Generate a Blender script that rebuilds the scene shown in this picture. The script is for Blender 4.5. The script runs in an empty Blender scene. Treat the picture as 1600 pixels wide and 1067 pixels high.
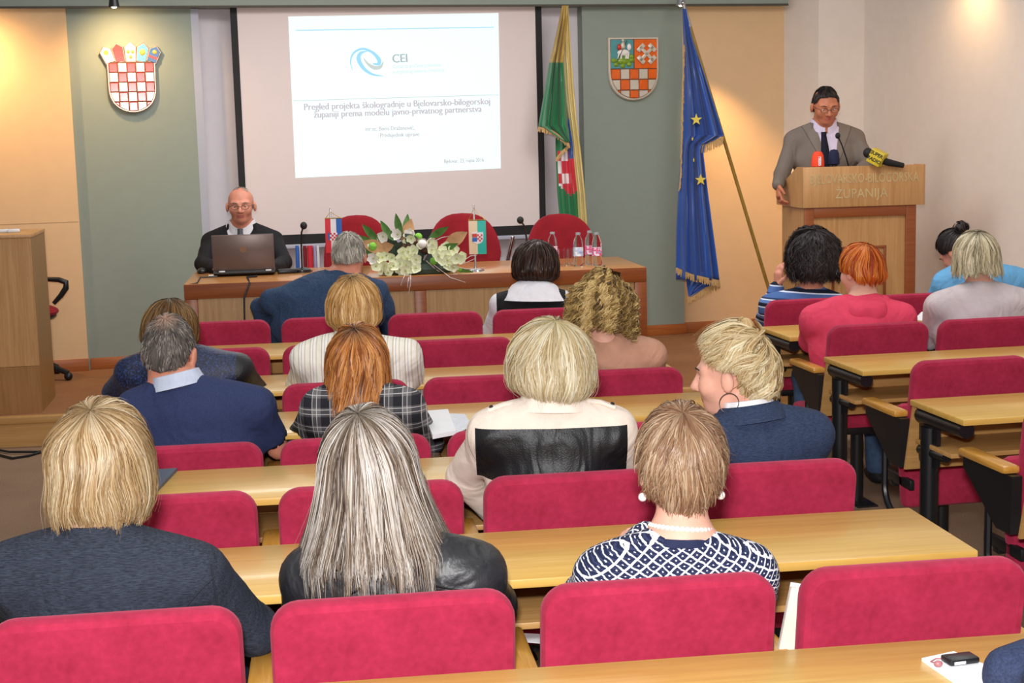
import bpy, bmesh, math, random
import numpy as np
from mathutils import Matrix, Vector
random.seed(7); RNG = np.random.default_rng(11)
S = bpy.context.scene
COL = S.collection
R_ = math.radians

# ------------------------------------------------------------------ camera, world, light, exposure
F_PX, CAM_H, ROLL = 2300.0, 1.74, 0.025
PITCH = math.atan((533.5 - 207) / F_PX)
_f = np.array([0, math.cos(PITCH), -math.sin(PITCH)]); _r0 = np.array([1.0, 0, 0]); _u0 = np.cross(_r0, _f)
_rho = math.atan(ROLL)
_R = _r0 * math.cos(_rho) - _u0 * math.sin(_rho); _U = _u0 * math.cos(_rho) + _r0 * math.sin(_rho)
_C = np.array([0, 0, CAM_H])
cam_d = bpy.data.cameras.new('camera'); cam_d.sensor_width = 36; cam_d.lens = F_PX / 1600 * 36
cam_d.clip_start = 0.05
cam = bpy.data.objects.new('camera', cam_d); COL.objects.link(cam)
cam.matrix_world = Matrix(((_R[0], _U[0], -_f[0], 0), (_R[1], _U[1], -_f[1], 0), (_R[2], _U[2], -_f[2], CAM_H), (0, 0, 0, 1)))
S.camera = cam

def ray(px, py): return _f + _R * (px - 800) / F_PX - _U * (py - 533.5) / F_PX
def at(px, py, y):                       # a point of the photo at a known distance y
    d = ray(px, py); return _C + d * (y / d[1])
def atz(px, py, z):                      # a point of the photo at a known height z
    d = ray(px, py); return _C + d * ((z - CAM_H) / d[2])

S.view_settings.view_transform = 'Standard'; S.view_settings.look = 'None'
S.view_settings.exposure = 0.0; S.view_settings.gamma = 1.0; S.view_settings.use_curve_mapping = False
world = bpy.data.worlds.new('room_ambient'); S.world = world; world.use_nodes = True
world.node_tree.nodes['Background'].inputs[0].default_value = (1.0, 0.965, 0.94, 1)
world.node_tree.nodes['Background'].inputs[1].default_value = 0.24

def area_light(name, loc, target, size, power, col=(1, 1, 1), sizey=None, spread=180):
    d = bpy.data.lights.new(name, 'AREA'); d.energy = power; d.color = col; d.size = size; d.spread = R_(spread)
    if sizey: d.shape = 'RECTANGLE'; d.size_y = sizey
    o = bpy.data.objects.new(name, d); COL.objects.link(o); o.location = loc
    o.rotation_euler = (Vector(target) - Vector(loc)).to_track_quat('-Z', 'Y').to_euler(); return o
def spot_light(name, loc, target, power, angle, blend, col, radius=0.03, parent=None):
    d = bpy.data.lights.new(name, 'SPOT'); d.energy = power; d.color = col; d.spot_size = R_(angle); d.spot_blend = blend
    d.shadow_soft_size = radius
    o = bpy.data.objects.new(name, d); COL.objects.link(o); o.location = loc
    o.rotation_euler = (Vector(target) - Vector(loc)).to_track_quat('-Z', 'Y').to_euler()
    if parent: o.parent = parent; o.location = Vector(loc) - parent.location
    return o
# ceiling luminaires of the hall (above the frame), an added fill over the right aisle, and the photographer's flash beside the lens
area_light('ceiling_luminaire', (-1.2, 3.6, 3.3), (-1.2, 3.6, 0), 1.2, 46, (1, .97, .93), 5.0)
area_light('ceiling_luminaire', (1.9, 4.6, 3.3), (1.9, 4.6, 0), 1.2, 46, (1, .97, .93), 5.0)
area_light('ceiling_luminaire', (-0.6, 8.9, 3.1), (-0.6, 8.9, 0), 3.4, 66, (1, .95, .92), 0.7)
area_light('ceiling_luminaire', (1.5, 7.3, 3.3), (2.2, 10.2, 1.1), 1.4, 34, (1, .95, .92), 0.7)  # added fill light, tilted to brighten the right wall, column and lectern
area_light('camera_flash', (-0.04, -0.05, CAM_H + 0.26), (0.05, 4.5, 0.75), 0.16, 185, (1, .98, .97), 0.10)

# ------------------------------------------------------------------ helpers
def lin(h):
    h = h.lstrip('#'); v = [int(h[i:i + 2], 16) / 255 for i in (0, 2, 4)]
    return tuple((c / 12.92 if c <= .04045 else ((c + .055) / 1.055) ** 2.4) for c in v) + (1,)
class NT:
    def __init__(s, name):
        s.mat = bpy.data.materials.new(name); s.mat.use_nodes = True; s.t = s.mat.node_tree
        s.b = s.t.nodes['Principled BSDF']; s._oc = None
    def link(s, a, b): s.t.links.new(a, b)
    def oc(s, which='Object'):
        if not s._oc: s._oc = s.t.nodes.new('ShaderNodeTexCoord')
        return s._oc.outputs[which]
    def set(s, sock, v):
        if hasattr(v, 'is_linked') or isinstance(v, bpy.types.NodeSocket): s.link(v, sock)
        else: sock.default_value = v
    def math(s, op, a, b=0.0, c=None):
        n = s.t.nodes.new('ShaderNodeMath'); n.operation = op
        s.set(n.inputs[0], a); s.set(n.inputs[1], b)
        if c is not None: s.set(n.inputs[2], c)
        return n.outputs[0]
    def sep(s, v):
        n = s.t.nodes.new('ShaderNodeSeparateXYZ'); s.link(v, n.inputs[0]); return n.outputs
    def mapping(s, v, scale=(1, 1, 1), rot=(0, 0, 0), loc=(0, 0, 0)):
        n = s.t.nodes.new('ShaderNodeMapping'); s.link(v, n.inputs[0])
        n.inputs['Scale'].default_value = scale; n.inputs['Rotation'].default_value = rot; n.inputs['Location'].default_value = loc
        return n.outputs[0]
    def noise(s, scale, vec=None, detail=3, rough=.5, dist=0):
        n = s.t.nodes.new('ShaderNodeTexNoise'); s.link(vec if vec is not None else s.oc(), n.inputs['Vector'])
        n.inputs['Scale'].default_value = scale; n.inputs['Detail'].default_value = detail
        n.inputs['Roughness'].default_value = rough; n.inputs['Distortion'].default_value = dist
        return n.outputs[0]
    def voronoi(s, scale, vec=None):
        n = s.t.nodes.new('ShaderNodeTexVoronoi'); s.link(vec if vec is not None else s.oc(), n.inputs['Vector'])
        n.inputs['Scale'].default_value = scale; return n.outputs[0]
    def ramp(s, fac, stops, const=False):
        n = s.t.nodes.new('ShaderNodeValToRGB'); s.set(n.inputs[0], fac)
        if const: n.color_ramp.interpolation = 'CONSTANT'
        e = n.color_ramp.elements
        e[0].position, e[0].color = stops[0]; e[1].position, e[1].color = stops[-1]
        for p, c in stops[1:-1]:
            x = e.new(p); x.color = c
        return n.outputs[0]
    def mix(s, fac, a, b, mode='MIX'):
        n = s.t.nodes.new('ShaderNodeMix'); n.data_type = 'RGBA'; n.blend_type = mode
        s.set(n.inputs[0], fac); s.set(n.inputs[6], a); s.set(n.inputs[7], b); return n.outputs[2]
    def bump(s, h, strength=.2, dist=.01):
        n = s.t.nodes.new('ShaderNodeBump'); n.inputs['Strength'].default_value = strength
        n.inputs['Distance'].default_value = dist; s.link(h, n.inputs['Height']); s.link(n.outputs[0], s.b.inputs['Normal'])
    def folds(s, fine=None, k=.06, strength=.55, dist=.03, scale=7):
        v = s.mapping(s.oc(), (1.0, 1.0, .7), (.3, .5, .2)); a = s.noise(scale, v, 2, .5, 1.6)
        h = a if fine is None else s.math('ADD', a, s.math('MULTIPLY', fine, k)); s.bump(h, strength, dist)
    def done(s, col=None, rough=.5, metal=0, spec=.5, **kw):
        if col is not None: s.set(s.b.inputs['Base Color'], col)
        s.set(s.b.inputs['Roughness'], rough); s.b.inputs['Metallic'].default_value = metal
        s.b.inputs['Specular IOR Level'].default_value = spec
        for k, v in kw.items(): s.set(s.b.inputs[k.replace('_', ' ')], v)
        return s.mat
def plain(name, col, rough=.5, metal=0, spec=.5, var=.06, nscale=12, bump=0, bscale=200, bdist=.002, **kw):
    n = NT(name); c = lin(col) if isinstance(col, str) else col
    c2 = tuple(max(0, min(1, x * (1 + var))) for x in c[:3]) + (1,); c1 = tuple(x * (1 - var) for x in c[:3]) + (1,)
    out = n.ramp(n.noise(nscale), [(.3, c1), (.7, c2)])
    if bump: n.bump(n.noise(bscale, detail=2), bump, bdist)
    return n.done(out, rough, metal, spec, **kw)
def wood(name, a, b, rough=.35, axis='x', scale=1.0, spec=.5, coat=0):
    n = NT(name); st = {'x': (.7, 16, 16), 'y': (16, .7, 16), 'z': (16, 16, .7)}[axis]
    v = n.mapping(n.oc(), tuple(q * scale for q in st))
    g = n.noise(3.0, v, 6, .62, .6); g2 = n.noise(22, v, 2)
    col = n.ramp(g, [(.30, lin(a)), (.72, lin(b))])
    dk = tuple(x * .80 for x in lin(a)[:3]) + (1,)
    col = n.mix(n.math('MULTIPLY', n.math('GREATER_THAN', g2, .60), .16), col, dk)
    n.bump(g2, .05, .001)
    return n.done(col, rough, 0, spec, Coat_Weight=coat, Coat_Roughness=.12)

def tag(o, label=None, cat=None, group=None, kind=None):
    if label: o['label'] = label
    if cat: o['category'] = cat
    if group: o['group'] = group
    if kind: o['kind'] = kind
    return o
def empty(name, loc=(0, 0, 0), rz=0, label=None, cat=None, group=None):
    o = bpy.data.objects.new(name, None); COL.objects.link(o); o.location = tuple(float(q) for q in loc); o.rotation_euler = (0, 0, rz)
    o.empty_display_size = .1
    return tag(o, label, cat, group)
def link_obj(name, me, parent=None, loc=None, rot=None):
    o = bpy.data.objects.new(name, me); COL.objects.link(o)
    if parent: o.parent = parent
    if loc is not None: o.location = tuple(float(q) for q in loc)
    if rot is not None: o.rotation_euler = rot
    return o
def copy_tree(o, parent=None):
    c = o.copy(); COL.objects.link(c); c.parent = parent
    for ch in list(KIDS.get(o.name, [])):
        k = copy_tree(ch, c); KIDS.setdefault(c.name, []).append(k)
    return c
KIDS = {}

class MB:
    """collects shapes, links them as one mesh object"""
    def __init__(s): s.v = []; s.f = []; s.m = []; s.cur = 0
    def add(s, vs, fs, mat=None):
        o = len(s.v); s.v += [tuple(float(q) for q in p) for p in vs]
        s.f += [tuple(i + o for i in f) for f in fs]; s.m += [s.cur if mat is None else mat] * len(fs); return s
    def box(s, lo, hi, b=0.0, mat=None, M=None):
        x0, y0, z0 = lo; x1, y1, z1 = hi
        if b <= 0:
            vs = [(x0, y0, z0), (x1, y0, z0), (x1, y1, z0), (x0, y1, z0), (x0, y0, z1), (x1, y0, z1), (x1, y1, z1), (x0, y1, z1)]
            fs = [(0, 3, 2, 1), (4, 5, 6, 7), (0, 1, 5, 4), (1, 2, 6, 5), (2, 3, 7, 6), (3, 0, 4, 7)]
        else:
            bm = bmesh.new(); bmesh.ops.create_cube(bm, size=1)
            for v in bm.verts: v.co = Vector((x0 + (v.co.x + .5) * (x1 - x0), y0 + (v.co.y + .5) * (y1 - y0), z0 + (v.co.z + .5) * (z1 - z0)))
            bmesh.ops.bevel(bm, geom=bm.edges[:], offset=b, segments=2, affect='EDGES', profile=.5)
            bm.verts.index_update(); vs = [tuple(v.co) for v in bm.verts]; fs = [tuple(v.index for v in f.verts) for f in bm.faces]; bm.free()
        if M is not None: vs = [tuple(M @ Vector(p)) for p in vs]
        return s.add(vs, fs, mat)
    def tube(s, pts, r, n=10, mat=None, cap=True, flat=1.0):
        pts = [Vector(tuple(float(q) for q in p)) for p in pts]; k = len(pts)
        rs = r if isinstance(r, (list, tuple, np.ndarray)) else [r] * k
        vs = []; fs = []; ref = None
        for i, p in enumerate(pts):
            t = (pts[min(i + 1, k - 1)] - pts[max(i - 1, 0)]).normalized()
            if ref is None: ref = Vector((0, 0, 1)) if abs(t.z) < .9 else Vector((1, 0, 0))
            a = t.cross(ref).normalized(); b = a.cross(t).normalized(); ref = b
            for j in range(n):
                th = 2 * math.pi * j / n; vs.append(p + (a * math.cos(th) + b * math.sin(th) * flat) * rs[i])
        for i in range(k - 1):
            for j in range(n):
                fs.append((i * n + j, i * n + (j + 1) % n, (i + 1) * n + (j + 1) % n, (i + 1) * n + j))
        if cap: fs.append(tuple(range(n - 1, -1, -1))); fs.append(tuple((k - 1) * n + j for j in range(n)))
        return s.add(vs, fs, mat)
    def lathe(s, prof, n=20, c=(0, 0, 0), mat=None, sx=1, sy=1):
        vs = []; fs = []; k = len(prof)
        for r, z in prof:
            for j in range(n):
                th = 2 * math.pi * j / n; vs.append((c[0] + r * math.cos(th) * sx, c[1] + r * math.sin(th) * sy, c[2] + z))
        for i in range(k - 1):
            for j in range(n): fs.append((i * n + j, i * n + (j + 1) % n, (i + 1) * n + (j + 1) % n, (i + 1) * n + j))
        if prof[0][0] > 1e-5: fs.append(tuple(range(n - 1, -1, -1)))
        if prof[-1][0] > 1e-5: fs.append(tuple((k - 1) * n + j for j in range(n)))
        return s.add(vs, fs, mat)
    def ball(s, c, r, n=12, m=8, mat=None):
        rr = r if isinstance(r, (tuple, list)) else (r, r, r)
        vs = []; fs = []
        for i in range(m + 1):
            ph = math.pi * i / m
            for j in range(n):
                th = 2 * math.pi * j / n
                vs.append((c[0] + rr[0] * math.sin(ph) * math.cos(th), c[1] + rr[1] * math.sin(ph) * math.sin(th), c[2] - rr[2] * math.cos(ph)))
        for i in range(m):
            for j in range(n): fs.append((i * n + j, i * n + (j + 1) % n, (i + 1) * n + (j + 1) % n, (i + 1) * n + j))
        return s.add(vs, fs, mat)
    def prism(s, poly, y0, y1, mat=None, b=0.0):
        """closed outline (x,z) extruded along y, optional chamfer on the y0 face"""
        n = len(poly); cx = sum(p[0] for p in poly) / n; cz = sum(p[1] for p in poly) / n
        rings = []
        if b > 0:
            ins = inset(poly, b); rings = [[(x, y0, z) for x, z in ins], [(x, y0 + b * (1 if y1 > y0 else -1), z) for x, z in poly], [(x, y1, z) for x, z in poly]]
        else: rings = [[(x, y0, z) for x, z in poly], [(x, y1, z) for x, z in poly]]
        vs = [p for r in rings for p in r]; fs = []
        for i in range(len(rings) - 1):
            for j in range(n): fs.append((i * n + j, i * n + (j + 1) % n, (i + 1) * n + (j + 1) % n, (i + 1) * n + j))
        fs.append(tuple(range(n - 1, -1, -1))); fs.append(tuple((len(rings) - 1) * n + j for j in range(n)))
        return s.add(vs, fs, mat)
    def mesh(s, name, mats, smooth=True):
        me = bpy.data.meshes.new(name); me.from_pydata(s.v, [], s.f)
        for m in (mats if isinstance(mats, (list, tuple)) else [mats]): me.materials.append(m)
        me.polygons.foreach_set('material_index', s.m)
        bm = bmesh.new(); bm.from_mesh(me); bmesh.ops.recalc_face_normals(bm, faces=bm.faces[:])
        if smooth:
            for f in bm.faces: f.smooth = True
            for e in bm.edges:
                if len(e.link_faces) == 2 and e.calc_face_angle(0) > .7: e.smooth = False
        bm.to_mesh(me); bm.free(); me.update()
        return me
    def build(s, name, mats, parent=None, smooth=True, loc=None, rot=None):
        o = link_obj(name, s.mesh(name, mats, smooth), parent, loc, rot)
        if parent: KIDS.setdefault(parent.name, []).append(o)
        return o
def inset(poly, b):
    n = len(poly); out = []
    area = sum(poly[i][0] * poly[(i + 1) % n][1] - poly[(i + 1) % n][0] * poly[i][1] for i in range(n))
    sg = 1 if area > 0 else -1
    for i in range(n):
        p0, p1, p2 = poly[i - 1], poly[i], poly[(i + 1) % n]
        d1 = Vector((p1[0] - p0[0], p1[1] - p0[1])); d2 = Vector((p2[0] - p1[0], p2[1] - p1[1]))
        if d1.length < 1e-9 or d2.length < 1e-9: out.append(p1); continue
        d1.normalize(); d2.normalize()
        nn = Vector((-d1.y - d2.y, d1.x + d2.x)) * sg
        if nn.length < 1e-6: out.append(p1); continue
        nn.normalize(); out.append((p1[0] + nn.x * b, p1[1] + nn.y * b))
    return out
def rrect(x0, x1, z0, z1, r, n=5):
    rs = r if isinstance(r, (list, tuple)) else [r] * 4      # bl, br, tr, tl
    out = []
    for (cx, cz, a0), q in zip(((x0, z0, 180), (x1, z0, 270), (x1, z1, 0), (x0, z1, 90)), rs):
        sx = 1 if cx == x0 else -1; sz = 1 if cz == z0 else -1
        for i in range(n + 1):
            a = R_(a0 + 90 * i / n); out.append((cx + sx * q + q * math.cos(a), cz + sz * q + q * math.sin(a)))
    return out
def text_mesh(name, body, size, mats, parent, M, align='LEFT', extrude=.0, spacing=1.0, bold=0.0, xscale=1.0):
    c = bpy.data.curves.new(name, 'FONT'); c.body = body; c.size = size; c.align_x = align; c.extrude = extrude
    c.space_character = spacing; c.offset = bold; c.resolution_u = 3
    o = bpy.data.objects.new(name, c); COL.objects.link(o)
    dg = bpy.context.evaluated_depsgraph_get(); me = bpy.data.meshes.new_from_object(o.evaluated_get(dg))
    bpy.data.objects.remove(o); bpy.data.curves.remove(c)
    me.name = name; me.transform(M @ Matrix.Diagonal((xscale, 1, 1, 1)))
    me.materials.clear(); me.materials.append(mats)
    return link_obj(name, me, parent)

# ------------------------------------------------------------------ materials of the room and furniture
mGreen = plain('wall_paint_grey_green', '#8b968c', .75, var=.02, bump=.08, bscale=350)
mCream = plain('wall_paint_cream', '#dcb98e', .75, var=.02, bump=.08, bscale=350)
mWhiteWall = plain('wall_paint_lilac_white', '#cfc9ce', .75, var=.02)
mLilac = plain('trim_lilac_grey', '#a9adba', .6, var=.02)
mSide = plain('wall_paint_white', '#e6dacf', .75, var=.02, bump=.08, bscale=300)
mScreen = plain('projection_screen_cloth', '#ddd0cd', .85, var=.01)
mBlack = plain('black_metal', '#16171a', .38, var=.1, spec=.5)
mBlackMat = plain('black_matte', '#101012', .7, var=.1)
mDesk = wood('oak_desk_lacquer', '#c79a49', '#dab25e', .32, 'x', 1.0, .5, .25)
mDeskEdge = wood('oak_panel_lacquer', '#b28248', '#c99c62', .38, 'x', 1.2)
mOakV = wood('oak_veneer_vertical', '#9a7344', '#b78e5c', .42, 'z', 1.0)
mOakL = wood('oak_veneer_lectern', '#ad7c47', '#cb9c66', .42, 'z', 1.0)
mRedwood = wood('red_brown_hardwood', '#7d3c17', '#96501f', .38, 'x', 1.2)
mBase = wood('baseboard_wood', '#9a5526', '#b56a35', .4, 'x', 1.0)
mArm = wood('oak_arm_cap', '#b9812f', '#d39d4b', .25, 'y', 2.0, .5, .4)
mChrome = plain('chrome', '#c8c8cc', .15, 1.0, var=.02)
mGold = plain('gold_letter', '#c9a85c', .3, .9, var=.1)
mPaper = plain('paper_white', '#e6e8ec', .8, var=.02)
def velvet(name, a, b):
    n = NT(name); g = n.noise(9, detail=4); h = n.noise(60, detail=3)
    c = n.ramp(n.math('ADD', n.math('MULTIPLY', g, .6), n.math('MULTIPLY', h, .4)), [(.30, lin(a)), (.70, lin(b))])
    n.bump(n.noise(420, detail=2), .15, .002)
    return n.done(c, .85, 0, .25, Sheen_Weight=.2, Sheen_Roughness=.5, Sheen_Tint=lin('#ff8fa8'))
mRed = velvet('red_velour', '#8e1a36', '#b02a4c')
mRedDark = velvet('deep_red_fabric', '#7d0f1c', '#8e1622')
def carpet(name, a, b, s=160):
    n = NT(name); g = n.noise(s, detail=3, rough=.7); h = n.noise(3.5, detail=3)
    c = n.ramp(n.math('ADD', n.math('MULTIPLY', g, .75), n.math('MULTIPLY', h, .25)), [(.35, lin(a)), (.65, lin(b))])
    n.bump(g, .35, .006); return n.done(c, .95, 0, .1)
mCarpet = carpet('carpet_grey_beige', '#7f6753', '#a0856e')
mStageCarpet = carpet('carpet_terracotta', '#8a5d3f', '#a5764f')

# ------------------------------------------------------------------ structure of the hall
WANG = R_(14.0)
def wl(s, d, z=0):                       # wall frame: s along the front wall, d towards the hall
    ox, oy = 0.0, 10.93
    return (ox + s * math.cos(WANG) + d * math.sin(WANG), oy + s * math.sin(WANG) - d * math.cos(WANG), z)
def wall_box(name, s0, s1, d0, d1, z0, z1, mat, kind='structure', parent=None, b=0):
    """box in the wall frame, an object with its own axes turned with the wall"""
    m = MB(); m.box((s0, -d1, z0), (s1, -d0, z1), b)
    o = m.build(name, mat, parent); o.location = (0, 10.93, 0); o.rotation_euler = (0, 0, WANG)
    if kind and not parent: o['kind'] = kind
    return o
c14 = math.cos(WANG)
fl = MB(); fl.box((-6, -1.5, -.1), (6, 13, 0)); tag(fl.build('floor', mCarpet), kind='structure')
# stage: front edge a little turned
stg = MB(); stg.add([(-5.5, 8.156, 0), (2.6, 8.966, 0), (5, 9.206, 0), (5, 13, 0), (-5.5, 13, 0)] + [(-5.5, 8.156, .17), (2.6, 8.966, .17), (5, 9.206, .17), (5, 13, .17), (-5.5, 13, .17)],
    [(0, 1, 6, 5), (1, 2, 7, 6), (2, 3, 8, 7), (3, 4, 9, 8), (4, 0, 5, 9), (5, 6, 7, 8, 9), (4, 3, 2, 1, 0)])
tag(stg.build('floor_stage', mStageCarpet), kind='structure')
sa = math.atan2(.81, 8.1)
m = MB(); m.box((-.2, -.014, .0), (8.4, 0, .135)); o = m.build('trim_1', mDeskEdge); o.location = (-5.5, 8.156, 0); o.rotation_euler = (0, 0, sa); o['kind'] = 'structure'
m = MB(); m.box((-.2, -.03, .137), (8.4, .03, .18), .006); o = m.build('trim_2', mDeskEdge); o.location = (-5.5, 8.156, 0); o.rotation_euler = (0, 0, sa); o['kind'] = 'structure'

gl0, gl1 = -2.965 / c14, -2.163 / c14
gr0, gr1 = .575 / c14, 1.335 / c14
wall_box('wall_back', -4.6, gl0, -.1, .035, .17, 3.0, mCream)
wall_box('wall_back_panel', gl0, gl1, -.1, 0.0, .17, 3.0, mGreen)
wall_box('wall_back_niche', gl1, gr0, -.25, -.12, .17, 3.0, mWhiteWall)
wall_box('trim_3', gl1, gl1 + .052, -.12, .0, .17, 2.64, mLilac)
wall_box('wall_back_panel', gr0, gr1, -.12, 0.0, .17, 3.0, mGreen)
wall_box('wall_back_side', gr1, 2.95, -.2, -.045, .17, 3.0, mCream)
wall_box('ceiling_bulkhead', -4.6, 2.19, -.2, .10, 2.645, 3.05, mGreen)
wall_box('trim_4', -4.6, 2.19, .096, .106, 2.638, 2.652, plain('bulkhead_shadow_edge', '#4a453c', .7))  # dark strip paints the shadow line along the bulkhead's lower edge
wall_box('baseboard_back', -4.6, gl0, .035, .052, .17, .255, mBase, b=.005)
wall_box('baseboard_back', gl0 + .012, gl1 + .05, .0, .018, .17, .25, mBase, b=.005)
wall_box('baseboard_back', gr0, gr1 + .01, .0, .018, .17, .25, mBase, b=.005)
wall_box('baseboard_back', gr1 + .01, 2.2, -.045, -.027, .17, .25, mBase, b=.005)
# the cream panel on the left has a faint joint
wall_box('trim_5', -4.6, gl0 - .005, .034, .0365, 1.205, 1.209, plain('panel_joint', '#bf9d74', .8))
# column in the right corner and the right wall
def wdir(px, py, d):                     # photo point on the plane at distance d from the wall
    n = np.array([math.sin(WANG), -math.cos(WANG), 0]); p0 = np.array(wl(0, d)); r = ray(px, py)
    p = _C + r * (np.dot(p0 - _C, n) / np.dot(r, n)); q = p - np.array([0, 10.93, 0])
    return q[0] * math.cos(WANG) + q[1] * math.sin(WANG), p[2]
cs0 = wdir(1225, 100, -.045)[0]; cs1 = wdir(1279, 100, .30)[0]; cs2 = wdir(1350, 100, .30)[0]
m = MB(); m.add([(cs0, .045, .17), (cs1, -.30, .17), (cs2 + .4, -.30, .17), (cs2 + .4, .2, .17), (cs0, .2, .17)] + [(cs0, .045, 3.05), (cs1, -.30, 3.05), (cs2 + .4, -.30, 3.05), (cs2 + .4, .2, 3.05), (cs0, .2, 3.05)],
    [(0, 1, 6, 5), (1, 2, 7, 6), (2, 3, 8, 7), (3, 4, 9, 8), (4, 0, 5, 9), (5, 6, 7, 8, 9)])
o = m.build('wall_right_column', mSide, smooth=False); o.location = (0, 10.93, 0); o.rotation_euler = (0, 0, WANG); o['kind'] = 'structure'
wall_box('wall_right', cs2, cs2 + .15, .28, 8.5, 0, 3.05, mSide)
wall_box('baseboard_right', cs2 - .015, cs2, .30, 8.5, .0, .24, mBase)
# ------------------------------------------------------------------ screen with the projected slide
sl, sr = -1.868 / c14, .24 / c14
scr = empty('projection_screen', wl((sl + sr) / 2, 0, 1.0), 0, 'large white projection screen with black borders on the back wall', 'screen')
def wchild(name, s0, s1, d0, d1, z0, z1, mat, parent, b=0):
    m = MB(); m.box((s0, -d1, z0), (s1, -d0, z1), b); o = m.build(name, mat, parent)
    in_wall(o, parent); return o
def in_wall(o, parent):
    o.matrix_basis = Matrix.Translation((0, 10.93, 0)) @ Matrix.Rotation(WANG, 4, 'Z')
    o.matrix_parent_inverse = (Matrix.Translation(parent.location) @ Matrix.Rotation(parent.rotation_euler.z, 4, 'Z')).inverted()
wchild('screen_cloth', sl, sr, -.004, .002, 1.04, 2.8, mScreen, scr)
wchild('screen_border', sl - .035, sl + .012, -.006, .006, .99, 2.8, mBlackMat, scr)
wchild('screen_border', sr - .012, sr + .035, -.006, .006, .99, 2.8, mBlackMat, scr)
wchild('screen_border', sl + .012, sr - .012, -.006, .006, .985, 1.055, mBlackMat, scr)
wchild('bottom_rail', sl, sr, -.012, .012, .955, .985, mLilac, scr, .004)
def emis(name, col, st):
    n = NT(name); n.b.inputs['Emission Color'].default_value = lin(col); n.b.inputs['Emission Strength'].default_value = st
    return n.done(tuple(q * .35 for q in lin(col)[:3]) + (1,), .9, 0, .1)
mSlide = emis('slide_light', '#eaffff', .86); mSlideTx = emis('slide_text_grey', '#c0b9bf', .86); mSlideCEI = emis('slide_logo_grey', '#aebcbe', .8)
mSlideBl = emis('slide_logo_blue', '#9ed8fa', .8); mSlideLn = emis('slide_rule_blue', '#b4dff5', .8); mSlideGr = emis('slide_swirl_grey', '#c4d0cd', .8)
s0, s1 = -1.513 / c14, -.04 / c14
sld = empty('projected_slide', wl((s0 + s1) / 2, .003, 1.45), 0, 'bright pale presentation slide with CEI logo and grey text on the screen', 'slide')
m = MB(); m.add([(s0, -.0035, 1.457), (s1 - .012, -.0035, 1.48), (s1, -.0035, 2.60), (s0, -.0035, 2.583)], [(0, 1, 2, 3)])
in_wall(m.build('slide_field', mSlide, sld), sld)
def slide_pt(px, py): s, z = wdir(px, py, .0045); return s, z
def srule(p, q, w, mat, name):
    a = slide_pt(*p); b = slide_pt(*q); m = MB()
    m.add([(a[0], -.0045, a[1] - w), (b[0], -.0045, b[1] - w), (b[0], -.0045, b[1] + w), (a[0], -.0045, a[1] + w)], [(0, 1, 2, 3)])
    in_wall(m.build(name, mat, sld), sld)
srule((462, 47.5), (772, 42.5), .004, mSlideLn, 'header_rule'); srule((458, 157.5), (780, 148), .0025, mSlideGr, 'title_rule')
def swirl(pts, ws, mat):
    q = [slide_pt(530 + x * 190 / 1126, 60 + y * 190 / 1126) for x, y in pts]
    # smooth by Catmull-Rom
    P = [np.array(a) for a in q]; out = []; wo = []
    for i in range(len(P) - 1):
        p0, p1, p2, p3 = P[max(i - 1, 0)], P[i], P[i + 1], P[min(i + 2, len(P) - 1)]
        for t in np.linspace(0, 1, 7)[:-1]:
            out.append(.5 * ((2 * p1) + (-p0 + p2) * t + (2 * p0 - 5 * p1 + 4 * p2 - p3) * t * t + (-p0 + 3 * p1 - 3 * p2 + p3) * t ** 3)); wo.append(ws[i] * (1 - t) + ws[i + 1] * t)
    out.append(P[-1]); wo.append(ws[-1]); vs = []
    for i, p in enumerate(out):
        d = out[min(i + 1, len(out) - 1)] - out[max(i - 1, 0)]; d /= np.linalg.norm(d) + 1e-9; nn = np.array([-d[1], d[0]]) * wo[i] * .00066
        vs += [(p[0] + nn[0], -.0045, p[1] + nn[1]), (p[0] - nn[0], -.0045, p[1] - nn[1])]
    m = MB(); m.add(vs, [(2 * i, 2 * i + 1, 2 * i + 3, 2 * i + 2) for i in range(len(out) - 1)])
    in_wall(m.build('logo_swirl', mat, sld, smooth=False), sld)
swirl([(125, 300), (105, 220), (130, 140), (210, 97), (300, 125), (365, 190), (365, 235), (310, 235)], [2, 7, 10, 12, 14, 22, 20, 4], mSlideBl)
swirl([(260, 120), (200, 135), (180, 190), (220, 270), (300, 330), (410, 350)], [3, 16, 24, 20, 13, 2], mSlideBl)
swirl([(225, 180), (260, 230), (320, 270), (380, 265), (410, 215)], [3, 12, 22, 18, 3], mSlideGr)
def stext(body, p, q, mat, size, bold=0, align='LEFT', xs=1.0):
    a = slide_pt(*p); b = slide_pt(*q); ang = math.atan2(b[1] - a[1], b[0] - a[0])
    M = Matrix.Translation((a[0], -.0048, a[1])) @ Matrix.Rotation(R_(90), 4, 'X') @ Matrix.Rotation(ang, 4, 'Z')
    o = text_mesh('slide_text', body, size, mat, sld, M, align, 0, 1.0, 0, xs); in_wall(o, sld)
    xs_ = [v.co.x for v in o.data.vertices]; w = max(xs_) - min(xs_); want = abs(b[0] - a[0])   # fit to the measured line length
    x0 = min(xs_); k = want / w
    for v in o.data.vertices: v.co.x = a[0] + (v.co.x - x0) * k
    if bold:
        bm = bmesh.new(); bm.from_mesh(o.data); g = bmesh.ops.duplicate(bm, geom=bm.verts[:] + bm.edges[:] + bm.faces[:])['geom']
        for q in g:
            if isinstance(q, bmesh.types.BMVert): q.co.x += bold; q.co.y -= .0003
        bm.to_mesh(o.data); bm.free()
stext('CEI', (613, 98), (636, 97), mSlideCEI, .085, .005)
stext('Centar za praćenje poslovanja', (614, 106.5), (689, 104), mSlideGr, .036)
stext('energetskog sektora i investicija', (614, 115), (694, 112), mSlideGr, .036)
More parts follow.
